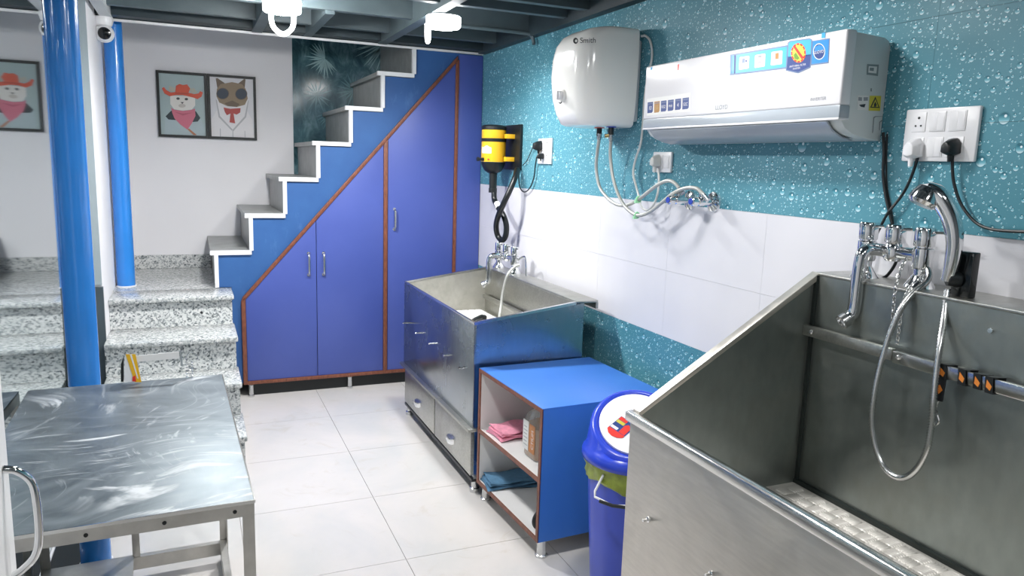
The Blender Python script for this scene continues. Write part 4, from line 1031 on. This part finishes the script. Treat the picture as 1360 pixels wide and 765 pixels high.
adec('tape_tab', cz([(1195, 35), (1240, 28), (1236, 92), (1192, 98)]), 'sky', 3)
def c2(pts): return [(850+x/12.36, 110+y/12.36) for x, y in pts]
adec('badge_sheet', c2([(115, 262), (835, 160), (830, 470), (112, 540)]), 'label_w')
bad = [((128, 322), (218, 312), (212, 470), (195, 492), (122, 500), 'navy', '10'), ((238, 310), (328, 298), (322, 462), (305, 485), (234, 492), 'gold', '55'),
       ((348, 298), (438, 286), (435, 445), (418, 468), (345, 475), 'navy', 'R32'), ((462, 285), (556, 272), (552, 435), (535, 455), (458, 464), 'navy', 'FREE'),
       ((582, 268), (678, 256), (675, 415), (655, 440), (576, 448), 'navy', '4'), ((702, 252), (806, 238), (803, 402), (785, 428), (696, 438), 'navy', '52C')]
for a, b_, c_, d_, e_, mt, s in bad:
    adec('badge', c2([a, b_, c_, d_, e_]), mt, 1)
    xm = 850+(a[0]+b_[0])/2/12.36-0.2; ym = 110+((a[1]+e_[1])/2+8)/12.36
    atext(s, xm, ym, 5.4 if len(s) < 3 else (4.2 if len(s) == 3 else 3.0), 'white_pl' if mt == 'navy' else 'brass', 2)
    adec('badge_line', c2([(a[0]+8, a[1]+22), (b_[0]-8, b_[1]+22), (b_[0]-8, b_[1]+32), (a[0]+8, a[1]+32)]), 'frame_grey', 2)
adec('red_mark', [(900, 86), (902, 85), (901.4, 93), (899.6, 93.5)], 'red')
adec('tape_tab', [(864, 89.5), (866.5, 89), (866.5, 93), (864, 93.4)], 'sky')
# stickers on the near end
YS = CY0+0.0035
def sdec(name, pts, mt, k=0):
    q = []
    for x, y in pts: p_ = PY(1100+x/6.38, 60+y/6.38, YS); q.append((p_.x, p_.z))
    return MB().prism(q, (0, YS, 0), BR, BU, 0.0002+0.0003*k, 0.0006+0.0003*k).build(name, mt, ac)
sdec('warning_label', [(352, 428), (448, 430), (438, 558), (342, 555)], 'warn'); sdec('warning_triangle', [(398, 436), (434, 532), (352, 530)], 'ink', 1); sdec('warning_triangle', [(398, 458), (422, 524), (366, 522)], 'warn', 2); sdec('flame', [(396, 478), (408, 505), (400, 522), (386, 522), (384, 502)], 'ink', 3)
sdec('info_label', [(250, 425), (342, 428), (335, 552), (245, 548)], 'label_w'); sdec('info_icon', [(255, 440), (284, 442), (284, 472), (253, 470)], 'ink_grey', 1); sdec('info_icon', [(298, 442), (334, 440), (334, 470), (298, 472)], 'ink_grey', 1); sdec('info_icon', [(260, 505), (315, 498), (305, 528), (275, 522)], 'ink', 1)
sdec('maker_plate', [(330, 160), (428, 165), (420, 262), (325, 250)], 'ink_mid'); sdec('maker_plate_print', [(342, 178), (412, 182), (406, 240), (338, 232)], 'label_w', 1); sdec('maker_plate_print', [(350, 190), (385, 192), (382, 220), (348, 216)], 'ink_mid', 2)
sdec('arrow_mark', [(358, 365), (368, 365), (368, 392), (357, 392)], 'ink_mid')
for s in ([(382, 610), (400, 602), (455, 603), (462, 606), (402, 608), (388, 618), (378, 740), (372, 745)], [(432, 650), (450, 636), (470, 636), (455, 642), (440, 655), (436, 720), (430, 722)]): sdec('knockout_line', s, 'ink_mid', 1)
# mains cable of the air conditioner
def cable(name, label, pts, r, mt, cat='cable', seg=8):
    t = thing(name, pts[0], label, cat)
    MB().tube(smooth_path(pts, 8), r, seg).build('cable', mt, t); return t
cable('ac_cable', 'black cables hanging from the air conditioner behind the near faucet', [PX(1173, 176, 1.905), PX(1174, 200, 1.905), PX(1173, 230, 1.905), PX(1176, 258, 1.905), PX(1182, 285, 1.905), PX(1187, 305, 1.905), PX(1190, 322, 1.905), PX(1191, 345, 1.90), PX(1178, 366, 1.88), PX(1163, 372, 1.86)], 0.0046, 'hose_black')
cable('ac_cable', 'thin black cable beside the thick air conditioner cable', [PX(1178, 178, 1.912), PX(1177, 215, 1.912), PX(1178, 250, 1.912), PX(1184, 282, 1.912), PX(1188, 310, 1.912)], 0.003, 'hose_black')

# ------------------------------------------------------------------ water heater
HX, HY0, HY1 = 1.885, 2.995, 3.335
wh = thing('water_heater', (1.75, 3.165, 1.775), 'white rounded water heater mounted on the teal wall', 'water heater')
def hsec(z, xf, y0, y1, rf):
    # plan outline from the back, round the rounded front
    n = 8; o = [(HX, y0, z)]
    for i in range(n+1):
        a = math.radians(90*i/n); o.append((xf+rf*1.0-rf*math.sin(a), y0+rf-rf*math.cos(a), z))
    for i in range(n+1):
        a = math.radians(90*i/n); o.append((xf+rf-rf*math.cos(a), y1-rf+rf*math.sin(a), z))
    o.append((HX, y1, z)); return o
S = [(1.772, 1.69, 3.04, 3.285, 0.06), (1.775, 1.66, 3.022, 3.31, 0.075), (1.785, 1.638, 3.010, 3.325, 0.085), (1.83, 1.620, 3.002, 3.35, 0.095), (1.90, 1.606, 2.997, 3.372, 0.10), (2.0, 1.60, 2.994, 3.382, 0.10), (2.08, 1.603, 2.993, 3.38, 0.10), (2.14, 1.612, 2.994, 3.365, 0.10), (2.178, 1.632, 2.996, 3.34, 0.095), (2.200, 1.665, 3.0, 3.305, 0.08), (2.209, 1.71, 3.01, 3.27, 0.06), (2.212, 1.75, 3.03, 3.24, 0.05)]
MB().loft([hsec(*s) for s in S]).build('shell', 'white_gl', wh, sharp=1.0)
MB().box(HX, XW-0.0005, 3.02, 3.31, 1.80, 2.165).build('back_case', 'grey_pl', wh, 0.01)
def hpt(x, y):
    # point on the shell near a photo position: rounded near front corner at plan angle
    return None
kn = Vector((1.603, 3.165, 1.90)); kr = Vector((-1, -0.08, -0.06)).normalized()
k_ = PX(747, 127, 1.602); 
MB().lathe([(0.03, -0.01), (0.03, 0.004), (0.026, 0.008)], k_, (-1, 0, 0), 24).build('knob_seat', 'white_gl', wh)
kb2 = MB().lathe([(0.021, 0.006), (0.021, 0.02), (0.018, 0.024)], k_, (-1, 0, 0), 24); kb2.box(k_.x-0.032, k_.x-0.02, k_.y-0.005, k_.y+0.005, k_.z-0.02, k_.z+0.02); kb2.build('knob', 'white_pl', wh, 0.002)
MB().prism([(-0.012, -0.005), (0.0, -0.010), (0.012, -0.005), (0.012, -0.001), (0.0, -0.006), (-0.012, -0.001)], (k_.x-0.0, k_.y, k_.z-0.028), WR, WU, 0.007, 0.012).build('indicator', 'ink', wh)
# maker's lettering on the rounded near front edge
lc = Vector((1.6135, 3.0195, PX(768, 57, 1.62).z)); ln = Vector((-0.62, -0.78, 0)); lr = Vector((0.78, -0.62, 0))
text('lettering', 'Smith', 0.032, lc+lr*0.020, lr, WU, 'ink', wh, lift=0.007)
MB().prism(ell(-0.036, 0, 0.0105, 0.0125, 18), lc, lr, WU, 0.0, 0.007).build('round_logo', 'ink', wh); MB().prism(ell(-0.033, -0.001, 0.005, 0.006, 14), lc, lr, WU, 0.007, 0.0076).build('round_logo', 'white_gl', wh)
ports = []
for px, col, yy in ((796, 'red', None), (811.5, 'valve_blue', None)):
    p_ = PX(px, 172, 1.79); ports.append(p_)
    MB().lathe([(0.024, 0), (0.024, 0.004)], (1.79, p_.y, 1.773), (0, 0, -1), 18).build('collar', col, wh)
    MB().lathe([(0.013, 0), (0.013, 0.035), (0.010, 0.038), (0.010, 0.05)], (1.79, p_.y, 1.77), (0, 0, -1), 14).build('port', 'black', wh)
MB().tube([(1.79, ports[1].y, 1.735), (1.765, ports[1].y+0.01, 1.73)], 0.009, 10).build('relief_valve', 'brass', wh)
def ih(a, b_, t): return a+(b_-a)*t
def hose(label, pts, x0, x1):
    n = len(pts); P = [PX(px, py, ih(x0, x1, i/(n-1))) for i, (px, py) in enumerate(pts)]
    t = thing('braided_hose', P[0], label, 'hose', 'water heater hoses'); h_ = MB().tube(smooth_path(P, 8), 0.0078, 12).build('hose', 'hose_white', t)
    for a, d in ((P[0], P[0]-P[1]), (P[-1], P[-1]-P[-2])): MB().cyl(a-d.normalized()*0.012, a+d.normalized()*0.018, 0.0105, 12).build('ferrule', 'chrome_soft', t)
hose('braided hose from the red heater port to the left valve', [(796, 182), (793, 205), (792, 225), (796, 247), (806, 262), (820, 272), (834, 272), (848, 265), (862, 254), (876, 244), (888, 240), (897, 244), (904, 253)], 1.79, 1.852)
hose('braided hose from the blue heater port to the right valve', [(811.5, 184), (810.5, 205), (813, 230), (818, 250), (826, 268), (836, 280), (848, 286), (862, 282), (878, 270), (894, 257), (910, 250), (924, 250), (932, 256), (937, 262)], 1.79, 1.852)
def valve(px, py, label):
    p_ = PX(px, py, XW); t = thing('angle_valve', (XW, p_.y, p_.z), label, 'valve', 'chrome angle valves')
    MB().lathe([(0.041, 0), (0.039, 0.008), (0.02, 0.016), (0.012, 0.018)], (XW-0.0005, p_.y, p_.z), (-1, 0, 0), 28).build('flange', 'chrome', t)
    MB().lathe([(0.014, 0.012), (0.014, 0.05), (0.018, 0.054), (0.018, 0.08), (0.014, 0.084)], (XW, p_.y, p_.z), (-1, 0, 0), 20).build('body', 'chrome', t)
    MB().lathe([(0.011, 0), (0.011, 0.034)], (XW-0.062, p_.y, p_.z), (0, 0.1, 1), 14).build('outlet', 'chrome', t)
    h_ = MB().lathe([(0.012, 0.08), (0.019, 0.088), (0.019, 0.112), (0.016, 0.116)], (XW, p_.y, p_.z), (-1, 0, 0), 20).build('handle', 'chrome', t)
    MB().lathe([(0.0125, 0.1155), (0.0125, 0.118)], (XW, p_.y, p_.z), (-1, 0, 0), 18).build('mark', 'valve_blue', h_)
valve(918, 266, 'chrome angle valve on the wall, nearer the water heater'); valve(949, 268, 'chrome angle valve on the wall, further from the water heater')
for px, py, lb in ((848, 265, 'mint green cable tie around the upper hose'), (846, 286, 'mint green cable tie around the lower hose')):
    p_ = PX(px, py, 1.826 if py < 270 else 1.822); tie = MB().tube([p_+Vector((0.0125*math.cos(a), 0.002*math.cos(a), 0.0125*math.sin(a))) for a in [2*math.pi*i/16 for i in range(16)]], 0.0042, 8, closed=True)
    tie.box(p_.x-0.018, p_.x-0.008, p_.y-0.006, p_.y+0.006, p_.z-0.016, p_.z-0.004)
    o = tie.build('cable_tie', 'green_tie'); tag(o, lb, 'cable tie', 'mint cable ties')
# sockets
def plate(px_y0, px_y1, z0, z1, label, name='wall_socket', th=0.012):
    t = thing(name, (XW, (px_y0+px_y1)/2, z0), label, 'socket', 'white wall sockets')
    MB().box(XW-th, XW-0.0003, px_y0, px_y1, z0, z1).build('plate', 'white_pl', t, 0.004)
    return t
def mod(t, y0, y1, z0, z1, x, holes=(), split=False):
    q = MB().box(x-0.0022, x+0.001, y0, y1, z0, z1).build('module', 'white_pl', t, 0.001)
    for hy, hz_, r in holes: MB().lathe([(r, 0), (r, 0.0012)], (x-0.0022, hy, hz_), (-1, 0, 0), 12).build('pin_hole', 'black', q)
    if split: MB().box(x-0.0032, x-0.002, y0+0.003, (y0+y1)/2-0.0005, z0+0.003, z1-0.003).build('rocker', 'white_pl', q, 0.0006); MB().box(x-0.0026, x-0.002, (y0+y1)/2+0.0005, y1-0.003, z0+0.003, z1-0.003).build('rocker', 'white_pl', q, 0.0004)
def tri(y, z, s): return [(y, z+0.012*s, 0.0036*s), (y+0.0085*s, z-0.01*s, 0.0026*s), (y-0.0085*s, z-0.01*s, 0.0026*s)]
s1 = plate(1.355, 1.578, 1.633, 1.779, 'large six module white socket plate beside the air conditioner')
X_ = XW-0.012
for r_, zc in ((0, 1.742), (1, 1.672)):
    for c_, yc in ((0, 1.532), (1, 1.474), (2, 1.414)):
        if c_ == 0: mod(s1, yc-0.022, yc+0.022, zc-0.027, zc+0.027, X_, tri(yc, zc, 1.0))
        elif r_ == 1 and c_ == 2: mod(s1, yc-0.024, yc+0.024, zc-0.027, zc+0.027, X_, tri(yc, zc, 1.0))
        else: mod(s1, yc-0.024, yc+0.024, zc-0.027, zc+0.027, X_, (), True)
s2 = plate(3.90, 4.085, 1.595, 1.742, 'white socket plate beside the yellow dryer')
mod(s2, 3.93, 3.985, 1.60, 1.665, X_, tri(3.957, 1.632, 1.1)); mod(s2, 3.93, 3.985, 1.672, 1.735, X_, tri(3.957, 1.703, 1.1)); mod(s2, 3.995, 4.06, 1.672, 1.735, X_, (), True); mod(s2, 3.995, 4.06, 1.60, 1.665, X_, (), True)
s3 = plate(2.722, 2.862, 1.573, 1.662, 'small white socket under the air conditioner')
mod(s3, 2.735, 2.772, 1.59, 1.645, X_, (), True); mod(s3, 2.785, 2.845, 1.585, 1.65, X_, tri(2.815, 1.618, 1.0))
def plug(name, label, y, z, mt, s=1.0, depth=0.035):
    t = thing(name, (X_, y, z), label, 'plug')
    secs = []
    for d, k in ((0.0005, 1.0), (depth*0.5, 0.92), (depth, 0.6)):
        secs.append([(X_-0.002-d, y+a*k*s, z+b_*k*s-0.004*d/depth) for a, b_ in [(-0.022, -0.018), (0.0, -0.026), (0.022, -0.018), (0.02, 0.012), (0.008, 0.026), (-0.008, 0.026), (-0.02, 0.012)]])
    MB().loft(secs).build('body', mt, t, 0.003)
    MB().cyl((X_-0.018, y, z-0.02*s), (X_-0.018, y, z-0.042*s), 0.0075*s, 12, 0.005*s).build('strain_relief', mt, t)
    return t
plug('white_plug', 'white plug with black cord in the large socket plate', 1.530, 1.668, 'white_pl', 1.2); plug('black_plug', 'black plug in the large socket plate', 1.412, 1.672, 'black', 0.95, 0.04)
plug('white_plug', 'white plug in the small socket under the air conditioner', 2.815, 1.622, 'cord_white', 1.15); plug('black_plug', 'black plug in the socket beside the yellow dryer', 4.035, 1.70, 'black', 1.15, 0.05); plug('black_plug', 'slim black plug in the lower module beside the yellow dryer', 4.00, 1.64, 'black', 0.7, 0.04)
XC = 1.898
cable('power_cord', 'black cord running from the white plug behind the faucet', [PX(1219, 209, XC), PX(1214, 225, XC), PX(1206, 245, XC), PX(1196, 262, XC), PX(1180, 282, XC), PX(1170, 300, XC), PX(1162, 318, XC), PX(1156, 340, 1.895), PX(1150, 360, 1.89)], 0.0042, 'hose_black')
cable('power_cord', 'black cord running from the black plug out to the right', [PX(1265, 206, XC), PX(1265, 225, XC), PX(1267, 243, XC), PX(1274, 266, XC), PX(1285, 284, XC), PX(1298, 297, XC), PX(1315, 304, XC), PX(1340, 307, XC), PX(1380, 308, XC), PX(1430, 309, XC)], 0.0042, 'hose_black')
cable('heater_cord', 'white cord looping from the water heater to its plug', [PX(852, 48, 1.90), PX(858, 48, 1.905), PX(864, 56, 1.91), PX(866, 75, 1.91), PX(861, 100, 1.91), PX(856, 130, 1.91), PX(854, 160, 1.905), PX(851, 190, 1.90), PX(844, 212, 1.895), PX(841, 230, 1.895), PX(845, 248, 1.895), PX(849, 262, 1.89), PX(852, 275, 1.885), PX(860, 279, 1.88), PX(869, 270, 1.88), PX(874, 254, 1.885), PX(875, 235, 1.89), PX(874, 224, 1.898)], 0.0052, 'cord_white')
cable('dryer_cord', 'black cord looping from the dryer plate to the socket', [PX(691, 222, 1.90), PX(689, 236, 1.90), PX(691, 250, 1.90), PX(697, 255, 1.90), PX(704, 249, 1.90), PX(709, 236, 1.90), PX(711, 220, 1.90), PX(713, 208, 1.895)], 0.004, 'hose_black')
cable('dryer_cord', 'thin black cord from the dryer plate up to the plug', [PX(694, 220, 1.905), PX(700, 213, 1.905), PX(705, 202, 1.905), PX(709, 192, 1.89)], 0.0028, 'hose_black')

# ------------------------------------------------------------------ wall-mounted dryer
DX, DY = 1.80, 4.53
dr = thing('pet_dryer', (DX, DY, 1.5), 'yellow and black cylinder dryer with hose on the wall by the cupboard', 'dryer')
def dz(y): return PX(656, y, DX).z
MB().box(1.90, XW-0.0005, 4.335, 4.62, 1.552, 1.835).build('wall_plate', 'black', dr, 0.003)
MB().lathe([(0.07, dz(168)-dz(168)), (0.079, 0.004), (0.079, 0.0)], (DX, DY, dz(170)), (0, 0, 1), 32)
MB().lathe([(0.076, 0), (0.08, 0.004), (0.08, 0.022), (0.07, 0.03), (0.05, 0.033)], (DX, DY, dz(173)), (0, 0, 1), 36).build('top_cap', 'black', dr)
MB().lathe([(0.078, 0), (0.0785, 0.002), (0.0785, dz(173)-dz(184))], (DX, DY, dz(184)), (0, 0, 1), 36).build('upper_drum', 'yellow', dr)
MB().lathe([(0.080, 0), (0.081, 0.002), (0.081, dz(184)-dz(188.5)-0.0005)], (DX, DY, dz(188.5)), (0, 0, 1), 36).build('band', 'black', dr)
MB().lathe([(0.078, 0), (0.0785, 0.002), (0.0785, dz(188.5)-dz(215)-0.0005)], (DX, DY, dz(215)), (0, 0, 1), 36).build('lower_drum', 'yellow', dr)
MB().lathe([(0.03, dz(230)-dz(216)-0.0), (0.055, dz(227)-dz(216)), (0.07, dz(222)-dz(216)), (0.078, -0.004), (0.079, 0.003)], (DX, DY, dz(216)), (0, 0, 1), 36).build('bottom_cone', 'black', dr)
for zz in (dz(181), dz(211)): MB().box(1.84, 1.902, 4.42, 4.455, zz-0.014, zz+0.014).build('mount_clip', 'yellow', dr, 0.002)
th0, th1 = math.radians(180), math.radians(238)
secs = []
for i in range(9):
    a = th0+(th1-th0)*i/8; za, zc_ = dz(204), dz(195)
    secs.append([(DX+0.0788*math.cos(a), DY+0.0788*math.sin(a), za), (DX+0.0796*math.cos(a), DY+0.0796*math.sin(a), za), (DX+0.0796*math.cos(a), DY+0.0796*math.sin(a), zc_-0.006*math.sin(i)), (DX+0.0788*math.cos(a), DY+0.0788*math.sin(a), zc_-0.006*math.sin(i))])
MB().loft(secs).build('torn_label', 'label_w', dr)
MB().lathe([(0.011, 0), (0.008, 0.03), (0.013, 0.032), (0.013, 0.045)], (DX-0.076, DY-0.02, dz(212)), (-1, -0.1, 0), 12).build('switch_knob', 'black', dr)
MB().lathe([(0.006, 0), (0.006, 0.006)], (DX-0.055, DY-0.056, dz(212)), (-0.7, -0.7, 0), 10).build('indicator', 'red', dr)
nz = PX(655, 232, DX)
MB().lathe([(0.026, 0), (0.024, 0.10), (0.027, 0.102), (0.027, 0.13)], (DX, nz.y, dz(229)), (0, 0, -1), 20).build('neck', 'black', dr)
hp2 = [PX(656, 256, 1.80), PX(657, 266, 1.80), PX(662, 276, 1.80), PX(669, 287, 1.81), PX(672.5, 300, 1.82), PX(671.5, 313, 1.82), PX(667, 319, 1.815), PX(661, 313, 1.80), PX(659, 300, 1.78), PX(662, 286, 1.765), PX(669, 270, 1.77), PX(677, 253, 1.80), PX(684, 236, 1.84), PX(687, 225, 1.88)]
hr = smooth_path(hp2, 16); tot2 = len(hr)
MB().tube(hr, lambda f: 0.0185 if int(round(f*(tot2-1))) % 2 else 0.0172, 14).build('hose', 'hose_black', dr, sharp=2)
MB().cyl(PX(660, 270, 1.80), PX(662.5, 276, 1.80), 0.0195, 16).build('cuff', 'white_pl', dr)
